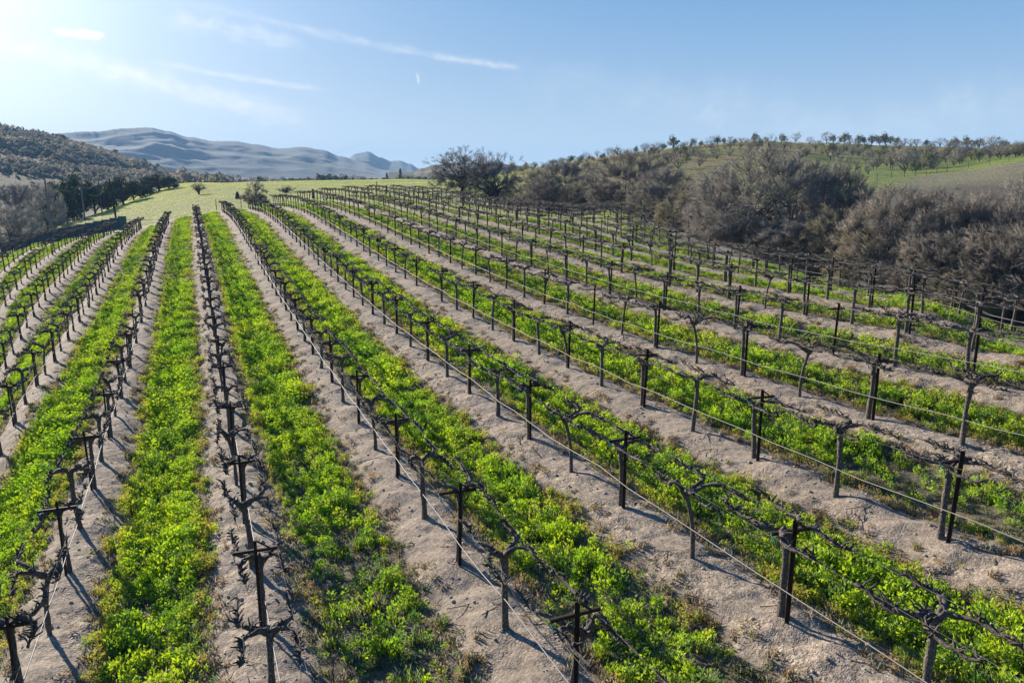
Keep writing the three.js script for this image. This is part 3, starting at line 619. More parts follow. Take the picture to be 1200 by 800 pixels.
{ // clods and pebbles lying on the berms, prunings dropped beside them
  const R = rng(733), g = new THREE.IcosahedronGeometry(1, 1), P = g.attributes.position;
  for (let i = 0; i < P.count; i++) { const s = 1 + 0.55 * noise(P.getX(i) * 1.7, P.getY(i) * 1.7, P.getZ(i) * 1.7); P.setXYZ(i, P.getX(i) * s, P.getY(i) * s * 0.6, P.getZ(i) * s); }
  g.computeVertexNormals();
  const l = [], sticks = [];
  for (let k = -6; k <= 8; k++) for (let u = 2; u < 34; u += 0.006) {
    const v = V0 + k * ROW + (R() + R() + R() - 1.5) * 1.25, a = R(), b = R(), c = R(), x = toX(u, v), z = toZ(u, v);
    if (a > 0.4 + 0.5 * noise(u * 0.7, v * 0.8, 3) || !inVines(u, k) || !seen(x, 1, z, 40)) continue;
    if (b < 0.018) sticks.push({ x, z, y: groundY(u, v) + 0.012, turn: TURN + (c - 0.5) * 3, w: 0.5 + c });
    else l.push({ x, z, y: groundY(u, v) + 0.002, turn: b * 6.28, w: 0.006 + 0.022 * Math.pow(c, 7) * (1 + 0.8 * b), c: 0.9 + 0.25 * b });
  }
  const clods = copies('soil_clods', g, l, (o, m) => m.compose(pv.set(o.x, o.y, o.z), qt.setFromAxisAngle(YAX, o.turn), sv.set(o.w, o.w, o.w)), (o, c) => c.setRGB(0.36 * o.c, 0.285 * o.c, 0.225 * o.c), std({ roughness: 1 }));
  scene.add(tag(clods, 'small clods of dry sandy soil scattered on the berms', 'soil clods', null, 'stuff'));
  const st = new Shape(), q = rng(8); let a = V3(-0.3, 0, 0); const pts = [a]; for (let i = 1; i < 6; i++) pts.push(V3(-0.3 + i * 0.12, 0.02 * q(), (q() - 0.5) * 0.07)); st.tube(pts, t => 0.008 - 0.005 * t, 5); st.tube([pts[2], pts[2].clone().add(V3(0.08, 0.03, 0.09)), pts[2].clone().add(V3(0.2, 0.02, 0.16))], [0.006, 0.005, 0.003], 4);
  const pr = copies('prunings', st.geometry(), sticks, (o, m) => m.compose(pv.set(o.x, o.y, o.z), qt.setFromAxisAngle(YAX, o.turn), sv.set(o.w, o.w, o.w)), null, M.cane);
  scene.add(tag(pr, 'cut vine prunings lying on the soil beside the rows', 'prunings', null, 'stuff'));
  console.log('clods', l.length, 'sticks', sticks.length);
}

// ---------------------------------------------------------------- trees
M.twigGrey = std({ color: col(0.18, 0.165, 0.142), roughness: 1 });
M.twigBrown = std({ color: col(0.178, 0.153, 0.122), roughness: 1 });
M.twigOlive = std({ color: col(0.20, 0.175, 0.105), roughness: 1 });
M.treeBark = std({ color: col(0.085, 0.07, 0.058), map: barkGrain, bumpMap: barkBump, bumpScale: 0.04 });
M.oakLeaf = leafMat(0.035, 0.058, 0.016, 0.25);
M.hillLeaf = leafMat(0.12, 0.13, 0.07, 0.35);
M.olive = leafMat(0.13, 0.145, 0.05, 0.35);
M.silver = leafMat(0.17, 0.16, 0.075, 0.3);

// where the ray through a pixel meets the land
function hit(px, py) {
  const d = pixelRay(px, py), h = Math.hypot(d.x, d.z); let best = [9, 200];
  for (let r = 25; r < 900; r *= 1.004) {
    const x = d.x / h * r, z = d.z / h * r, y = CAMERA_HEIGHT + d.y / h * r, g = land(x, z) - y;
    if (g >= 0) return V3(x, land(x, z), z);
    if (-g / r < best[0] && r > 120) best = [-g / r, r];
  }
  const r = best[1], x = d.x / h * r, z = d.z / h * r; return V3(x, land(x, z), z);
}
const at = (px, r) => { const d = pixelRay(px, 203), h = Math.hypot(d.x, d.z), x = d.x / h * r, z = d.z / h * r; return V3(x, land(x, z), z); };
const far = (px, py) => { const g = hit(px, py); return Math.hypot(g.x, g.z); };
const heightAt = (py, r) => (203 - py) / FOCAL * Math.cos(PITCH) * r * 1.02 + CAMERA_HEIGHT;   // world height seen at that line

// a leafless tree about o.h high and 2 x o.w wide: stems and limbs, branches reaching to points spread through a rounded crown, twigs on those
function bareTree(name, seed, o, twigMaterial) {
  const R = rng(seed), t = proto(name), wood = new Shape(), twig = new Shape(), nodes = [];
  const H = o.h, W = o.w, bend = (d, k) => d.clone().add(V3((R() - 0.5) * k, (R() - 0.5) * k, (R() - 0.5) * k)).normalize();
  const yMid = H * o.mid, yUp = H - yMid, yDown = yMid - H * o.low;
  const lump = (x, y, z) => 1 + o.lump * (noise(x * 2.2, y * 2.2 + seed, z * 2.2) + 0.5 * noise(x * 5, y * 5 + seed, z * 5)) * 1.2;
  function crownPoint(shell) {
    const a = R() * 6.283, u = R() * 2 - 1, s = Math.sqrt(1 - u * u), k = Math.pow(shell + (1 - shell) * R(), 0.5), d = lump(Math.cos(a) * s, u, Math.sin(a) * s);
    return V3(Math.cos(a) * s * W * k * d, yMid + u * (u > 0 ? yUp : yDown) * k * d, Math.sin(a) * s * W * k * d);
  }
  function limb(p, target, r0, r1, n, sides, wob, keep) {
    const pts = [p.clone()], L = p.distanceTo(target);
    for (let i = 1; i <= n; i++) { const f = i / n, q = p.clone().lerp(target, f); q.y += o.arch * L * Math.sin(f * Math.PI) * 0.5; if (i < n) q.add(V3((R() - 0.5), (R() - 0.5), (R() - 0.5)).multiplyScalar(wob * L)); pts.push(q); }
    wood.tube(pts, f => lerp(r0, r1, f), sides, false, sides > 4 ? 0.15 : 0, seed);
    if (keep) pts.forEach((q, i) => i && nodes.push([q, lerp(r0, r1, i / n)]));
    return pts;
  }
  for (let s = 0; s < o.stems; s++) {
    const a = s / o.stems * 6.283 + R() * 1.5, off = o.stems > 1 ? 0.14 * W * (0.3 + R()) : 0, b = V3(Math.cos(a) * off, -0.4, Math.sin(a) * off);
    const topP = V3(Math.cos(a) * W * o.lean * (0.6 + R()), H * o.trunk * (0.8 + 0.4 * R()), Math.sin(a) * W * o.lean * (0.6 + R())), tr = limb(b, topP, o.r, o.r * 0.6, 4, 8, 0.05, true);
    for (let i = 0; i < o.limbs; i++) {
      const c = crownPoint(0.55), from = tr[2 + Math.floor(R() * 3)].clone(), mid = limb(from, from.clone().lerp(c, 0.82), o.r * 0.5, o.r * 0.14, 5, 5, 0.11, true);
      for (let q = 0; q < 6; q++) { const k = mid[1 + Math.floor(R() * 4)], e = crownPoint(0.6); limb(k, k.clone().lerp(e, 0.5), o.r * 0.2, o.r * 0.06, 4, 3, 0.13, true); }
    }
  }
  const sprays = [[], []], ends = [];
  for (let i = 0; i < o.tips; i++) {
    const c = crownPoint(o.shell); let best = 1e9, node = nodes[0];
    for (const q of nodes) { const d = q[0].distanceToSquared(c) * (q[0].y > c.y ? 1.6 : 1); if (d < best && d > 0.02) { best = d; node = q; } }
    const br = limb(node[0], c, Math.min(node[1], 0.024), 0.008, 3, 3, 0.18, false), out = V3(c.x / W, (c.y - yMid) / yUp * 0.8 + 0.15 + o.twigLift, c.z / W).normalize();
    ends.push(c);
    if (o.sprays) for (let q = 0; q < o.sprays; q++) {
      const k = 1 + Math.min(2, Math.floor(R() * 4)), b = br[k - 1].clone().lerp(br[k], R()), dir = bend(out, q ? 1.5 : 0.7);
      sprays[R() < 0.5 ? 0 : 1].push({ p: b, d: dir, roll: R() * 6.28, s: o.twigLen * (0.65 + 0.7 * R()) });
    } else for (let q = 0; q < o.twigs; q++) {
      const k = 1 + Math.min(2, Math.floor(R() * 3)), b = br[k - 1].clone().lerp(br[k], R()), dir = bend(out, 1.9), L = o.twigLen * (0.5 + 0.8 * R()), tip = b.clone().addScaledVector(dir, L);
      twig.spike(b, tip, o.twigR);
      for (let s = 0; s < o.sub; s++) { const g = b.clone().lerp(tip, 0.2 + 0.6 * R()); twig.spike(g, g.clone().addScaledVector(bend(dir, 1.5), L * (0.35 + 0.35 * R())), o.twigR * 0.75); }
    }
  }
  mesh('trunk', wood.geometry(), M.treeBark, t);
  if (o.sprays) sprays.forEach((l, i) => { const q2 = new THREE.Quaternion(); const im = copies('crown', sprayShape(i, o.twigR), l, (s, m) => m.compose(s.p, qt.setFromUnitVectors(YAX, s.d).multiply(q2.setFromAxisAngle(YAX, s.roll)), sv.set(s.s, s.s, s.s)), null, twigMaterial); im.userData.kind = 'stuff'; t.add(im); });
  else mesh('crown', twig.geometry(), twigMaterial, t);
  t.userData.tris = (wood.i.length + twig.i.length) / 3;
  const reach = o.twigLen * 0.5, ys = ends.map(c => c.y).sort((a, b) => a - b), rs = ends.map(c => Math.hypot(c.x, c.z)).sort((a, b) => a - b);
  t.userData.h = ys[Math.floor(ys.length * 0.985)] + reach; t.userData.w = rs[Math.floor(rs.length * 0.95)] + reach;
  return t;
}
const sprayCache = {};
function sprayShape(i, r) {                                     // a spray of twigs one unit long, growing along y
  const key = i + ':' + r; if (sprayCache[key]) return sprayCache[key];
  const R = rng(900 + i * 77), s = new Shape(), rr = r / 0.5;
  for (let q = 0; q < 5; q++) {
    const a = R() * 6.28, b = V3(0, q * 0.1, 0), tip = V3(Math.cos(a) * (0.25 + 0.3 * R()), 0.55 + 0.5 * R(), Math.sin(a) * (0.25 + 0.3 * R()));
    s.spike(b, tip, rr);
    for (let w = 0; w < 6; w++) { const g = b.clone().lerp(tip, 0.15 + 0.13 * w), e = V3(Math.cos(a) + (R() - 0.5) * 2.2, 0.6 + R() * 0.6 - 0.2, Math.sin(a) + (R() - 0.5) * 2.2).normalize(); s.spike(g, g.clone().addScaledVector(e, 0.22 + 0.28 * R()), rr * 0.7); }
  }
  return sprayCache[key] = s.geometry();
}
// a leafy tree: trunk, a few limbs, leaves in uneven clumps
function leafyTree(name, seed, o, leafMaterial) {
  const R = rng(seed), t = proto(name), wood = new Shape(), crown = new Shape(), lobes = [];
  for (let i = 0; i < o.lobes; i++) { const a = R() * 6.283, d = Math.sqrt(R()) * o.w * 0.68, y = o.base + (o.h - o.base) * (0.15 + 0.75 * R() * (1 - 0.5 * d / o.w)); lobes.push([V3(Math.cos(a) * d, y, Math.sin(a) * d), o.w * (0.22 + 0.2 * R())]); }
  wood.tube([V3(0, -0.4, 0), V3(0.1 * (R() - 0.5), o.base * 0.6, 0.1), V3(0.3 * (R() - 0.5), o.base * 1.1, 0.2 * (R() - 0.5)), V3(0, o.h * 0.6, 0)], [o.r * 1.3, o.r, o.r * 0.8, o.r * 0.3], 7);
  for (const [c] of lobes) wood.tube([V3(0, o.base * 0.8, 0), c.clone().multiplyScalar(0.5).add(V3(0, o.base * 0.55, 0)), c], [o.r * 0.45, o.r * 0.3, o.r * 0.1], 4, false);
  for (let i = 0; i < o.leaves; i++) {
    const [c, r] = lobes[i % o.lobes], a = R() * 6.283, u = R() * 2 - 1, k = r * Math.pow(0.35 + 0.65 * R(), 0.6) * (1 + 0.25 * noise(a * 2, u * 3, c.x)), s = Math.sqrt(1 - u * u), n = V3(Math.cos(a) * s, u, Math.sin(a) * s), p = c.clone().addScaledVector(n, k);
    p.y = Math.max(p.y, o.base * 0.5);
    const nr = n.clone().add(V3(R() - 0.5, R() * 0.8, R() - 0.5)).normalize(), d = V3(R() - 0.5, R() - 0.5, R() - 0.5).cross(nr).normalize();
    const l = o.leaf * (0.6 + 0.8 * R()); crown.leaf(p, d, nr, l, l * 0.75);
  }
  mesh('trunk', wood.geometry(), M.treeBark, t); mesh('crown', crown.geometry(), leafMaterial, t);
  t.userData.h = o.h; t.userData.w = o.w * 0.95;
  return t;
}
// stands a tree on the land: centre px, distance, its top line and width in the photograph
function standTree(p, px, r, top, wide, label, category, group, turn = px * 1.7) {
  const g = at(px, r), h = Math.max(1.2, heightAt(top, r) - g.y), w = wide / FOCAL * r / 2, ud = p.userData;
  const o = place(p, g.x, g.y - 0.1, g.z, turn, w / ud.w, h / ud.h, w / ud.w); o.userData = {};
  return tag(o, label, category, group);
}
{
  const thicket = { h: 8, w: 4.6, mid: 0.4, low: 0.03, lump: 0.18, stems: 3, lean: 0.22, trunk: 0.3, r: 0.15, limbs: 5, arch: 0.12, tips: 420, shell: 0.32, sprays: 2, twigs: 10, sub: 1, twigLen: 0.9, twigLift: 0.06, twigR: 0.0105 };
  const oak = { h: 9, w: 5.4, mid: 0.5, low: 0.16, lump: 0.3, stems: 1, lean: 0.04, trunk: 0.26, r: 0.36, limbs: 13, arch: 0.2, tips: 500, shell: 0.35, sprays: 1, twigs: 11, sub: 1, twigLen: 0.85, twigLift: 0.1, twigR: 0.013 };
  const thickets = [bareTree('creek_tree', 11, thicket, M.twigGrey), bareTree('creek_tree', 23, { ...thicket, lean: 0.3, mid: 0.36 }, M.twigBrown), bareTree('creek_tree', 37, { ...thicket, stems: 4, mid: 0.46, lump: 0.3, twigLift: 0.35 }, M.twigGrey), bareTree('creek_tree', 51, { ...thicket, lean: 0.3, mid: 0.34, twigLift: -0.1, twigLen: 0.9 }, M.twigOlive),
    bareTree('creek_tree', 58, { ...thicket, w: 7, stems: 5, lean: 0.4, limbs: 6, tips: 880, mid: 0.42, lump: 0.16 }, M.twigGrey), bareTree('creek_tree', 67, { ...thicket, w: 6, stems: 2, lean: 0.3, r: 0.24, limbs: 8, tips: 720, mid: 0.45, lump: 0.26 }, M.twigBrown)];
  const oaks = [bareTree('bare_oak', 61, oak, M.twigGrey), bareTree('bare_oak', 71, { ...oak, stems: 2, lean: 0.16, limbs: 8, lump: 0.4 }, M.twigGrey)];
  console.log('tree tris', [...thickets, ...oaks].map(t => t.userData.tris));
  standTree(oaks[0], 541, 118, 174, 84, 'large leafless oak with wide dark limbs standing against the sky behind the crest', 'tree');
  standTree(oaks[1], 577, 112, 180, 70, 'leafless oak with two stems at the end of the creek thicket', 'tree');
  const names = ['tall grey leafless creek tree with dense fine twigs', 'reddish brown leafless creek tree with spreading twigs', 'upright grey leafless creek tree with crowded stems', 'olive brown leafless creek bush with drooping twigs', 'very wide domed grey creek tree with a dense crown of fine twigs', 'wide brownish creek tree with thick dark limbs showing through its twigs'];
  const groups = ['grey creek trees', 'brown creek trees', 'upright creek trees', 'olive creek bushes', 'domed creek trees', 'wide creek trees'];
  const bankR = px => { const p = [[560, 128], [620, 122], [700, 114], [740, 101], [790, 91], [840, 78], [870, 70], [900, 66], [1000, 59], [1100, 55], [1200, 52], [1300, 50]]; for (let i = 0; i + 1 < p.length; i++) if (px <= p[i + 1][0]) return lerp(p[i][1], p[i + 1][1], (px - p[i][0]) / (p[i + 1][0] - p[i][0])); return 50; };
  const creek = [ // px, metres behind the edge of the verge, top line, width, kind
    [618, 12, 193, 76, 3], [660, 10, 188, 92, 0], [636, 2, 210, 62, 1], [684, 3, 211, 66, 3], [745, 10, 178, 118, 1], [700, 5, 204, 60, 2], [776, 5, 196, 80, 0], [716, 0, 216, 44, 1],
    [812, 3, 212, 84, 3], [838, 6, 200, 70, 2], [832, 0, 236, 56, 1], [906, 6, 181, 190, 4], [985, 14, 188, 84, 2], [872, 0, 246, 84, 1], [930, 0, 252, 96, 0], [978, 2, 238, 80, 3],
    [1072, 4, 217, 150, 5], [1022, 1, 256, 84, 3], [1148, 5, 224, 130, 5], [1112, 0, 262, 100, 1], [1216, 8, 212, 130, 4], [1186, 1, 254, 100, 1], [1266, 2, 230, 120, 0], [1060, 0, 288, 84, 0], [1150, -1, 296, 90, 3],
  ];
  for (const [px, off, top, w, k] of creek) standTree(thickets[k], px, bankR(px) + off, top, w, names[k], 'tree', groups[k]);
  // shrubs in leaf at the bottom of the thicket
  const willow = leafyTree('olive_shrub', 81, { h: 3, w: 1.9, base: 0.5, lobes: 9, leaves: 900, leaf: 0.2, r: 0.06 }, M.silver);
  for (const [px, r, top, w] of [[736, 99, 228, 26], [757, 95, 230, 30], [778, 91, 234, 26]]) standTree(willow, px, r, top, w, 'silvery olive leaved shrub by the sandy track', 'shrub', 'olive shrubs by the track');
  // meadow trees
  const small = bareTree('meadow_tree', 91, { ...thicket, h: 6, w: 3, stems: 2, tips: 150, twigR: 0.014 }, M.twigBrown);
  standTree(small, 297, 128, 211.5, 29, 'rounded leafless tree standing in the meadow just behind the vine rows', 'tree');
  const lone = bareTree('meadow_oak', 93, { ...oak, h: 4.5, w: 2.9, mid: 0.62, low: 0.3, r: 0.42, limbs: 7, tips: 90, sprays: 0, twigs: 6, twigR: 0.035, twigLen: 0.7 }, M.twigBrown);
  standTree(lone, 231, far(231, 228), 212, 19, 'small spreading leafless tree with thick trunk in the open meadow', 'tree');
  const fallen = bareTree('fallen_oak', 97, { ...oak, h: 2.6, w: 3.2, trunk: 0.3, mid: 0.45, low: 0.05, r: 0.45, limbs: 8, tips: 60, sprays: 0, twigs: 6, twigLen: 0.5, lump: 0.5, twigR: 0.04 }, M.twigGrey);
  standTree(fallen, 333, far(333, 226), 214.5, 26, 'low dark fallen oak with twisted limbs in the meadow', 'tree');
  const stump = new Shape(); stump.tube([V3(0, -0.3, 0), V3(0.05, 0.5, 0), V3(0.2, 1.0, 0.1), V3(0.1, 1.35, 0.1)], [0.5, 0.32, 0.28, 0.12], 8, true, 0.4, 3);
  { const g = hit(277.5, 233), s = mesh('tree_stump', stump.geometry(), M.treeBark, scene); s.position.copy(g); tag(s, 'broken dark tree stump standing alone in the meadow', 'stump'); }
  // bare bushes at the low end of the vineyard
  M.twigPale = std({ color: col(0.36, 0.33, 0.27), roughness: 1 });
  const pale = bareTree('bare_bush', 57, { ...thicket, lean: 0.3, mid: 0.34 }, M.twigPale);
  for (const [px, r, top, w, k, l] of [[10, 130, 234, 56, 0, 'grey rounded leafless bush beyond the green screen fence'], [48, 165, 215, 42, 3, 'pale olive leafless bush between the utility poles']]) standTree(pale, px, r, top, w, l, 'bush');
  for (const [px, r, top, w] of [[-45, 170, 222, 50], [8, 240, 214, 36], [34, 260, 213, 34]]) standTree(thickets[1], px, r, top, w, 'brown leafless tree at the foot of the brushy hill', 'tree', 'bare trees below the brushy hill');
  // evergreen oaks along the low side of the meadow
  const ever = [1, 2, 3].map(i => leafyTree('evergreen_oak', 130 + i, { h: 8, w: 5, base: 0.8, lobes: 14, leaves: 2600, leaf: 0.55, r: 0.3 }, M.oakLeaf));
  [[72, 178, 214, 34], [88, 192, 203, 40], [106, 196, 211, 34], [122, 205, 209, 30], [140, 214, 206, 42], [153, 225, 210, 26], [166, 232, 207, 32], [184, 246, 203, 40], [196, 250, 211, 22], [40, 200, 220, 30], [60, 215, 211, 30]].forEach(([px, r, top, w], i) =>
    standTree(ever[i % 3], px, r, top, w, 'dark evergreen oak along the low side of the meadow', 'tree', 'evergreen oaks below the meadow', i * 2.1));
  // orchard on the far slope
  const vase = { h: 4.2, w: 2.4, mid: 0.62, low: 0.24, lump: 0.3, stems: 1, lean: 0.05, trunk: 0.22, r: 0.15, limbs: 6, arch: 0.05, tips: 55, shell: 0.25, twigs: 6, sub: 1, twigLen: 0.6, twigLift: 0.3, twigR: 0.024 };
  const orch = [bareTree('orchard_tree', 141, vase, M.twigGrey), bareTree('orchard_tree', 143, vase, M.twigOlive), leafyTree('orchard_tree', 145, { h: 4, w: 2.6, base: 0.75, lobes: 12, leaves: 420, leaf: 0.36, r: 0.13 }, M.olive), leafyTree('orchard_tree', 147, { h: 4.2, w: 2.7, base: 0.7, lobes: 13, leaves: 400, leaf: 0.4, r: 0.13 }, M.hillLeaf)];
  const ol = ['leafless vase shaped orchard tree on the grassy far slope', 'thin olive twigged orchard tree on the grassy far slope', 'green leafed orchard tree on the grassy far slope', 'dark leafed small tree along the top of the far slope'];
  const R = rng(5150), put = (px, py, k, s) => { const g = hit(px, py), d = Math.hypot(g.x, g.z), o = place(orch[k], g.x, g.y - 0.05, g.z, R() * 6.28, s * (0.9 + 0.25 * R()), s * (0.85 + 0.3 * R())); o.userData = {}; tag(o, ol[k], 'tree', ['bare orchard trees', 'olive orchard trees', 'green orchard trees', 'trees on the far ridge'][k]); return d; };
  const ridge = [603, 610, 617, 625, 637, 650, 657, 666, 680, 689, 696, 704, 710, 719, 725, 732, 747, 755, 770, 776, 791, 802, 811, 821, 832, 840, 850, 855, 862, 876, 881, 889, 897, 915, 930, 947, 967, 979, 984, 990, 996, 1007, 1014, 1022, 1030, 1038, 1045, 1053, 1060, 1068, 1075, 1083, 1091, 1102, 1111, 1120, 1135, 1146, 1162, 1177, 1194, 1206];
  const ridgeY = px => { const p = [[560, 204], [600, 199], [650, 192], [700, 185], [750, 179], [790, 173.5], [850, 169], [900, 166], [1000, 168], [1100, 172], [1200, 175], [1300, 176]]; for (let i = 0; i + 1 < p.length; i++) if (px <= p[i + 1][0]) return lerp(p[i][1], p[i + 1][1], (px - p[i][0]) / (p[i + 1][0] - p[i][0])); return 176; };
  for (const px of ridge) put(px + (R() - 0.5) * 5, ridgeY(px) + 0.5 + R() * R() * 5, R() < (px > 900 ? 0.6 : 0.4) ? 3 : R() < 0.45 ? 0 : R() < 0.5 ? 1 : 2, px === 791 ? 1.3 : (px > 960 ? 0.6 : 0.45) + 0.5 * R());
  const z1 = [[490, 262], [560, 262], [590, 240], [640, 268], [685, 305], [575, 308], [640, 330], [495, 312], [795, 285], [765, 310], [870, 298], [990, 278], [1090, 268], [735, 255], [1160, 250], [850, 240], [130, 275], [180, 248], [225, 225], [305, 222], [330, 252], [75, 225], [10, 220], [280, 250], [460, 290], [525, 275], [700, 262], [920, 262], [1040, 250], [610, 285], [430, 250], [400, 235], [450, 235], [940, 235]].map(([x, y]) => [900 + x / 4, 120 + y / 4]);
  const z2 = [[265, 240], [245, 215], [310, 212], [350, 198], [740, 195], [780, 235], [850, 172], [880, 222], [720, 180], [790, 175], [690, 162], [660, 160], [940, 168], [960, 188], [1020, 172], [1070, 142], [1155, 138], [230, 200], [280, 190], [330, 180], [400, 175], [450, 165], [620, 150], [820, 150], [910, 140], [1000, 140], [1120, 150], [820, 200], [760, 160], [640, 175]].map(([x, y]) => [600 + x / 4, 140 + y / 4]);
  for (let i = 0; i < 80; i++) { const px = 1012 + 190 * R(), t = R(); put(px, lerp(ridgeY(px) + 4, lerp(212, 184, (px - 1010) / 190), t), R() < 0.5 ? 0 : R() < 0.5 ? 2 : 1, 0.5 + 0.35 * R()); }
  for (let i = 0; i < 60; i++) { const px = 620 + 390 * R(); put(px, ridgeY(px) + 3 + 18 * R(), R() < 0.6 ? 0 : R() < 0.5 ? 2 : 1, 0.4 + 0.35 * R()); }
  for (const [px, py] of z1) put(px, py, R() < 0.5 ? 0 : R() < 0.45 ? 2 : 1, 0.65 + 0.4 * R());
  for (const [px, py] of z2) put(px, py, R() < 0.55 ? 0 : R() < 0.55 ? 2 : 1, 0.6 + 0.4 * R());
  // tree line across the valley floor
  const val = [leafyTree('valley_tree', 151, { h: 9, w: 6, base: 1, lobes: 9, leaves: 500, leaf: 1.1, r: 0.3 }, M.oakLeaf), leafyTree('valley_tree', 152, { h: 9, w: 6, base: 1, lobes: 9, leaves: 460, leaf: 1.0, r: 0.3 }, M.hillLeaf)];
  const bareVal = bareTree('valley_tree', 153, { ...thicket, tips: 120, sprays: 0, twigs: 6, twigLen: 0.7, twigR: 0.05 }, M.twigGrey);
  for (let px = 196; px < 512; px += 6 + R() * 4) {
    const r = 400 + R() * 130, top = 203.5 + R() * 4.5 - (px > 235 && px < 275 ? 2.5 : 0) - (px > 372 && px < 412 ? 3 : 0), k = px > 372 && px < 412 ? 0 : px > 420 ? (R() < 0.6 ? 1 : 0) : R() < 0.45 ? 2 : 1;
    standTree(k === 2 ? bareVal : val[k], px, r, top, 15 + R() * 8, ['dark evergreen tree in the tree line across the valley', 'grey green tree in the tree line across the valley', 'bare brownish tree in the tree line across the valley'][k], 'tree', ['evergreens in the valley tree line', 'grey green valley trees', 'bare valley trees'][k], R() * 6);
  }
  const con = new Shape(), cw = new Shape(); { const q = rng(3); cw.tube([V3(0, -0.3, 0), V3(0, 6, 0), V3(0, 11.5, 0)], [0.35, 0.22, 0.05], 6); for (let i = 0; i < 420; i++) { const h = 1.5 + 10 * Math.pow(q(), 0.8), a = q() * 6.28, r = (12 - h) * 0.24 * (0.4 + 0.6 * q()); con.leaf(V3(Math.cos(a) * r, h - r * 0.25, Math.sin(a) * r), V3(Math.cos(a), -0.3, Math.sin(a)).normalize(), V3(0.3 * Math.cos(a), 0.95, 0.3 * Math.sin(a)).normalize(), 1.0, 0.6); } }
  const conifer = proto('conifer'); mesh('trunk', cw.geometry(), M.treeBark, conifer); mesh('crown', con.geometry(), M.oakLeaf, conifer); conifer.userData = { h: 11.6, w: 2.4 };
  for (const [px, r, top] of [[469, 430, 197], [453, 440, 202]]) standTree(conifer, px, r, top, 9, px === 469 ? 'tall pointed conifer rising above the valley tree line' : 'short pointed conifer in the valley tree line', 'tree');
  // brush and ridge trees on the hill beyond the oaks
  const brush = [1, 2].map(i => leafyTree('brush', 160 + i, { h: 2.6, w: 2.2, base: 0.2, lobes: 6, leaves: 70, leaf: 0.9, r: 0.1 }, M.hillLeaf).children[1].geometry), bl = [[], []];
  for (let i = 0; i < 16000; i++) {
    const th = (-46 + 26 * R()) * Math.PI / 180, r = 300 + 330 * Math.sqrt(R()), x = Math.sin(th) * r, z = -Math.cos(th) * r, a = R(), b = R(), c = R(), y = land(x, z);
    if (y < CAMERA_HEIGHT - 9 || a > 0.6 + 1.6 * fbm(x * 0.012, z * 0.012, 6, 3)) continue;
    bl[b < 0.5 ? 0 : 1].push({ x, y: y - 0.2, z, turn: c * 6.28, w: (0.35 + 1.6 * a * a * b + 0.5 * c) * (0.7 + 0.9 * clamp(0.5 + 2 * fbm(x * 0.02, z * 0.02, 16, 2))), c: c < 0.3 ? [0.42, 0.37, 0.28] : c < 0.6 ? [0.46, 0.43, 0.27] : c < 0.72 ? [0.2, 0.21, 0.12] : [0.36, 0.31, 0.24] });
  }
  M.brush = leafMat(1, 1, 1, 0.35);
  const hb = thing('hillside_brush', 0, 0, 0); bl.forEach((l, i) => hb.add(copies('brush_mass', brush[i], l, (o, m) => m.compose(pv.set(o.x, o.y, o.z), qt.setFromAxisAngle(YAX, o.turn), sv.set(o.w, o.w, o.w)), (o, c) => c.setRGB(...o.c), M.brush)));
  tag(hb, 'grey brown brush covering the steep hill beyond the utility poles', 'brush', null, 'stuff');
  for (const [px, py, w, s] of [[13, 151, 8, 3.5], [18, 151, 7, 4], [33, 152, 12, 4], [43, 154, 8, 4], [54, 156, 7, 3], [64, 158, 12, 4.5], [73, 161, 12, 4.5], [117, 166, 6, 4], [132, 174, 14, 5], [182, 190, 12, 6], [160, 202, 14, 6], [226, 201, 7, 4], [236, 203, 9, 5]]) {
    const g = hit(px, py + 1.5), d = Math.hypot(g.x, g.z), o = place(val[1], g.x, g.y - 0.3, g.z, px, w / FOCAL * d / 2 / 5.5, s / 9); o.userData = {};
    tag(o, 'small dark tree on the ridge of the brushy hill', 'tree', 'trees along the brushy ridge');
  }
}

{ // standing grass of the meadow and the orchard slope
  const R = rng(2718), l = [[], [], []];
  for (let i = 0; i < 240000; i++) {
    const th = (-34 + 74 * R()), r = 105 + 215 * Math.sqrt(R()), a = th * Math.PI / 180, x = Math.sin(a) * r, z = -Math.cos(a) * r, k = Math.floor(R() * 3), t = R(), u = toU(x, z), v = toV(x, z), y = land(x, z), e = R();
    if (u > U0 && u < U1 && v > VL && v < VR) continue;
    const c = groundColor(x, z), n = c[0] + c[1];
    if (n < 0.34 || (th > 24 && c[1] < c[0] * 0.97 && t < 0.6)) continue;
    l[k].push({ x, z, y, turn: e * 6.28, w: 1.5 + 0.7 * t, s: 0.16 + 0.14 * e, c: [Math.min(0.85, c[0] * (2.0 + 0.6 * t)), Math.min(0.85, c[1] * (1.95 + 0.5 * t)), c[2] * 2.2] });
  }
  const g = thing('meadow_grass', 0, 0, 0);
  l.forEach((q, i) => g.add(copies('grass_tufts', clumpSets.grass[i], q, (o, m) => m.compose(pv.set(o.x, o.y + 0.04 * noise(toU(o.x, o.z) * 0.35, toV(o.x, o.z) * 0.4, 1) + (Math.hypot(o.x, o.z) > 120 ? smooth(120, 250, Math.hypot(o.x, o.z)) * 0.5 * fbm(o.x * 0.03, o.z * 0.03, 2, 3) : 0) - 0.03, o.z), qt.setFromAxisAngle(YAX, o.turn), sv.set(o.w, o.s, o.w)), (o, c) => c.setRGB(...o.c), M.leaf)));
  tag(g, 'short pale green grass of the meadow and the orchard slope', 'grass', null, 'stuff');
  console.log('meadow grass', l.map(q => q.length));
}
let triangles = 0; scene.traverse(o => { if (o.isMesh && !o.isInstancedMesh) triangles += (o.geometry.index ? o.geometry.index.count : o.geometry.attributes.position.count) / 3; }); console.log('triangles', triangles);

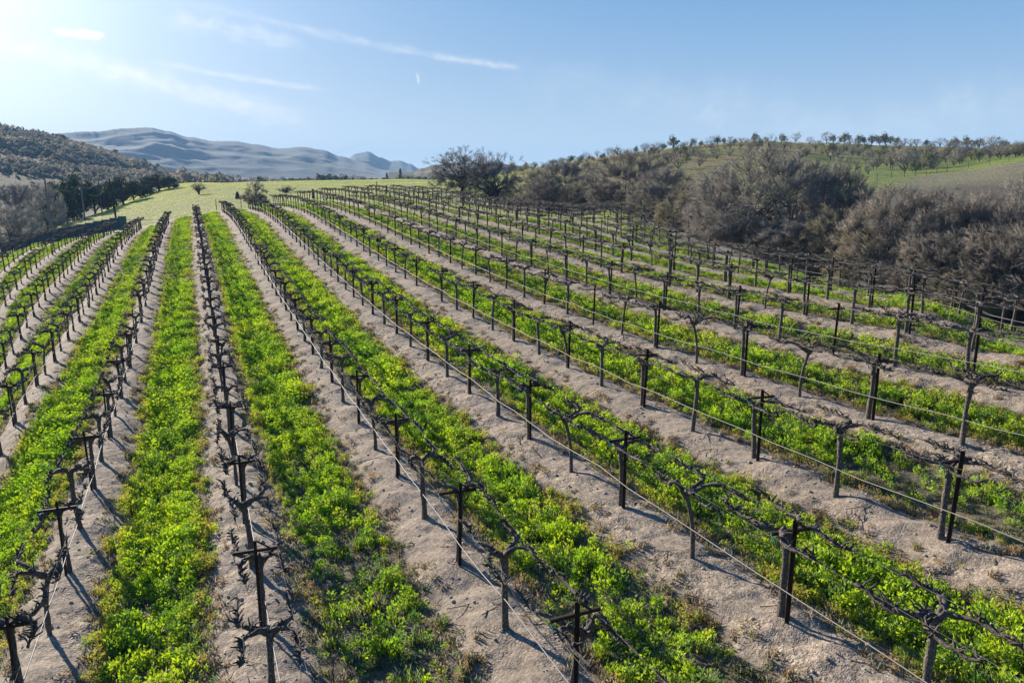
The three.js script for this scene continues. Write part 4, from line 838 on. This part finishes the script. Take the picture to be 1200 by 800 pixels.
// ---------------------------------------------------------------- far hills
M.hill = std({ vertexColors: true, roughness: 1 });
function hills(name, label, profile, dist, depth, seed, tint) {
  const n = 420, m = 90, p = [], c = [], idx = [];
  const yAt = px => { for (let i = 0; i + 1 < profile.length; i++) if (px <= profile[i + 1][0]) { const t = (px - profile[i][0]) / (profile[i + 1][0] - profile[i][0]); return lerp(profile[i][1], profile[i + 1][1], t * t * (3 - 2 * t)); } return profile[profile.length - 1][1]; };
  const x0 = profile[0][0], x1 = profile[profile.length - 1][0], ridged = (x, y, o) => { let a = 0.5, s = 0; for (let i = 0; i < o; i++) { s += a * (1 - 2.2 * Math.abs(noise(x, y, seed + i * 3.7))); x *= 2.1; y *= 2.1; a *= 0.5; } return s; };
  for (let i = 0; i <= n; i++) for (let j = 0; j <= m; j++) {
    const px = lerp(x0, x1, i / n), s = j / m, d = pixelRay(px, 203), h = Math.hypot(d.x, d.z), r = dist + depth * (s * 1.6 - 1);
    const x = d.x / h * r, z = d.z / h * r, k = 900 / depth * 0.001, top = Math.max(1, (203 - yAt(px)) / FOCAL * dist * 0.98), back = s > 0.625 ? 1 - smooth(0.625, 1, s) * 0.9 : Math.pow(s / 0.625, 1.1);
    // spurs and hollows of the slope, the same in every direction
    const g = ridged(x * k * 2.2, z * k * 2.2, 5), slopeMid = Math.sin(Math.PI * clamp(s / 0.64)), rim = smooth(0.45, 0.62, s) * smooth(0.85, 0.64, s);
    const y = CAMERA_HEIGHT - 12 + (top + 12) * clamp(back + 0.2 * (g - 0.25) * slopeMid, 0, 1.01) + rim * top * 0.03 * fbm(px * 0.22, 1, seed, 4);
    p.push(x, y, z);
    const wood = smooth(-0.12, 0.08, fbm(x * k * 4, z * k * 4, seed + 3, 5) + 0.1), q = mixC(tint[0], tint[1], wood); c.push(...q);
    const o = i * (m + 1) + j; if (i && j) { const A = o - m - 2, B = o - m - 1, D = o - 1; idx.push(A, B, D, B, o, D); }
  }
  const g = new THREE.BufferGeometry(); g.setAttribute('position', new THREE.Float32BufferAttribute(p, 3)); g.setAttribute('color', new THREE.Float32BufferAttribute(c, 3)); g.setIndex(idx); g.computeVertexNormals();
  M.hill.side = THREE.DoubleSide;
  return tag(mesh(name, g, M.hill, scene), label, 'hills', null, 'structure');
}
hills('wooded_mountains', 'long blue wooded mountain ridge across the valley', [[-500, 180], [-200, 168], [40, 166], [115, 161], [150, 157.5], [180, 156], [200, 159], [225, 165], [255, 169], [278, 168.5], [300, 171.5], [330, 176], [355, 174], [378, 177], [400, 184], [425, 191], [450, 199], [470, 204]], 2300, 580, 3, [C(0.022, 0.04, 0.02), C(0.008, 0.018, 0.013)]);
hills('green_peak', 'green pointed peak beyond the end of the mountain ridge', [[340, 206], [380, 200], [405, 188], [420, 180.5], [432, 178.5], [446, 185], [458, 189], [468, 188.5], [480, 192], [492, 198], [515, 205]], 2900, 520, 9, [C(0.05, 0.1, 0.03), C(0.016, 0.038, 0.018)]);
hills('low_hill', 'low dark hill behind the big leafless oak', [[455, 208], [480, 203], [495, 197], [510, 193], [540, 191], [580, 192], [640, 197], [700, 203]], 620, 90, 14, [C(0.09, 0.09, 0.045), C(0.045, 0.045, 0.028)]);

// ---------------------------------------------------------------- poles, fences, screen
M.pole = std({ color: col(0.46, 0.45, 0.45), map: barkGrain, roughness: 0.9 });
M.poleDark = std({ color: col(0.06, 0.035, 0.025), map: barkGrain, roughness: 0.9 });
M.screen = std({ color: col(0.06, 0.115, 0.12), roughness: 0.8 });
M.fencePost = std({ color: col(0.13, 0.11, 0.095), map: barkGrain });
{
  const tops = [];
  const pole = (px, r, top, mat, armW, lean, label) => {
    const g = at(px, r), h = heightAt(top, r) - g.y, o = thing('utility_pole', g.x, g.y, g.z, 0.5);
    const s = new Shape(); s.tube([V3(0, -0.4, 0), V3(-lean * h * 0.5, h * 0.5, 0), V3(-lean * h, h, 0)], [0.17, 0.15, 0.12], 8); mesh('pole', s.geometry(), mat, o);
    if (armW) {
      const a = new Shape(); a.box(-lean * h, h - 0.5, 0.13, armW, 0.14, 0.1); mesh('crossarm', a.geometry(), mat, o);
      for (const k of [-0.45, -0.2, 0.2, 0.45]) { const q = new Shape(); q.tube([V3(-lean * h + armW * k, h - 0.43, 0.13), V3(-lean * h + armW * k, h - 0.34, 0.13), V3(-lean * h + armW * k, h - 0.25, 0.13)], [0.05, 0.07, 0.03], 6); mesh('insulator', q.geometry(), M.wire, o); }
    }
    tag(o, label, 'utility pole'); tops.push(V3(g.x - lean * h, g.y + h - 0.3, g.z));
  };
  pole(51, 140, 208, M.pole, 0, 0.0, 'plain weathered utility pole behind the green screen fence');
  pole(92.5, 165, 214, M.pole, 3.4, 0, 'utility pole with a wide crossarm in front of the evergreen oaks');
  pole(114, 195, 206.5, M.pole, 1.6, 0, 'far utility pole with short crossarm among the evergreen oaks');
  pole(130, 150, 208, M.poleDark, 0, 0.06, 'dark brown leaning pole beside the end of the screen fence');
  pole(0, 135, 240, M.pole, 0, 0, 'short weathered pole at the low corner of the vineyard');
  const cable = (a, b, sag, n) => { const p = []; for (let i = 0; i <= 14; i++) { const t = i / 14; p.push(a.clone().lerp(b, t).add(V3(0, -sag * 4 * t * (1 - t), 0))); } const s = new Shape(); s.tube(p, () => 0.012, 4, false); tag(mesh(numbered('power_line'), s.geometry(), M.wire, scene), n, 'power line'); };
  cable(tops[0], tops[1], 1.2, 'cable sagging from the plain pole to the wide crossarm pole');
  cable(tops[1], tops[2], 1.2, 'cable sagging from the wide crossarm pole to the far pole');
  cable(tops[3], tops[1], 2.2, 'cable sagging from the leaning pole to the wide crossarm pole');
  cable(tops[4], tops[0], 0.8, 'cable from the short corner pole to the plain pole');
  cable(tops[2], tops[2].clone().add(V3(30, 14, -160)), 4, 'cable running from the far pole towards the brushy hill');
}
{ // green mesh screen at the low end of the rows
  const A = at(-12, 118), B = at(142, 128), n = 14, o = thing('screen_fence', A.x, 0, A.z);
  for (let i = 0; i < n; i++) {
    const p = A.clone().lerp(B, i / n), q = A.clone().lerp(B, (i + 1) / n), gy = (land(p.x, p.z) + land(q.x, q.z)) / 2, m = p.clone().add(q).multiplyScalar(0.5);
    const px = lerp(-12, 142, (i + 0.5) / n), top = Math.max(gy + 1.6, heightAt(lerp(279, 257, (px + 12) / 154), Math.hypot(m.x, m.z))), len = Math.hypot(q.x - p.x, q.z - p.z), w = new Shape(), ang = Math.atan2(-(q.z - p.z), q.x - p.x);
    const M4 = new THREE.Matrix4().makeRotationY(ang); M4.setPosition(m.x - A.x, (top + gy - 0.4) / 2, m.z - A.z);
    w.box(0, 0, 0, len - 0.05, top - gy + 0.4, 0.04, M4); mesh('screen_panel', w.geometry(), M.screen, o);
    const s = new Shape(); s.tube([V3(p.x - A.x, gy - 0.5, p.z - A.z), V3(p.x - A.x, top, p.z - A.z), V3(p.x - A.x, top + 0.12, p.z - A.z)], [0.05, 0.05, 0.04], 6); mesh('fence_post', s.geometry(), M.fencePost, o);
  }
  tag(o, 'long dark green mesh screen fence at the low end of the vine rows', 'fence');
}
function wireFence(pts, step, h, label) {                        // posts and strands along a line of ground points
  const o = thing('wire_fence', pts[0].x, 0, pts[0].z), line = []; const R = rng(pts.length * 31 + 7);
  for (let i = 0; i + 1 < pts.length; i++) { const L = pts[i].distanceTo(pts[i + 1]), n = Math.max(1, Math.round(L / step)); for (let k = 0; k < n; k++) { const q = pts[i].clone().lerp(pts[i + 1], k / n); q.y = groundY(toU(q.x, q.z), toV(q.x, q.z)); line.push(q); } }
  for (const q of line) { const s = new Shape(), x = q.x - pts[0].x, z = q.z - pts[0].z, hh = h * (0.9 + 0.25 * R()); s.tube([V3(x, q.y - 0.3, z), V3(x + 0.03 * (R() - 0.5), q.y + hh * 0.5, z), V3(x + 0.1 * (R() - 0.5), q.y + hh, z)], [0.055, 0.05, 0.045], 5); mesh('fence_post', s.geometry(), M.fencePost, o); }
  for (const k of [0.35, 0.65, 0.95]) { const s = new Shape(); s.tube(line.map(q => V3(q.x - pts[0].x, q.y + h * k, q.z - pts[0].z)), () => 0.006, 3, false); mesh('strand', s.geometry(), M.wire, o); }
  tag(o, label, 'fence');
}
wireFence([hit(1011, 213.5), hit(1060, 208), hit(1110, 201), hit(1160, 193), hit(1205, 186)], 4.5, 1.4, 'wire fence with wooden posts between the grey field and the orchard');
wireFence([[700, 108], [740, 97], [775, 88], [810, 79], [850, 70], [900, 62]].map(q => at(...q)), 4, 1.5, 'wire fence with dark posts along the far side of the sandy track');
wireFence([[250, 122], [310, 116], [370, 112], [430, 110], [490, 108], [540, 106]].map(q => at(...q)), 6, 1.5, 'wire fence between the vineyard crest and the meadow');
for (const [px, r, top, w, l] of [[365, 118, 220, 0.16, 'thick wooden corner post at the meadow fence'], [440.5, 125, 212, 0.07, 'tall thin pole standing behind the vineyard crest'], [452, 122, 216, 0.13, 'short stout post standing behind the vineyard crest']]) {
  const g = at(px, r), h = heightAt(top, r) - g.y, s = new Shape(); s.tube([V3(0, -0.3, 0), V3(0.02, h / 2, 0), V3(0.05, h, 0)], [w * 1.1, w, w * 0.9], 7); const m = mesh(numbered('wooden_post'), s.geometry(), M.fencePost, scene); m.position.copy(g); tag(m, l, 'post');
}

renderer.render(scene, camera);
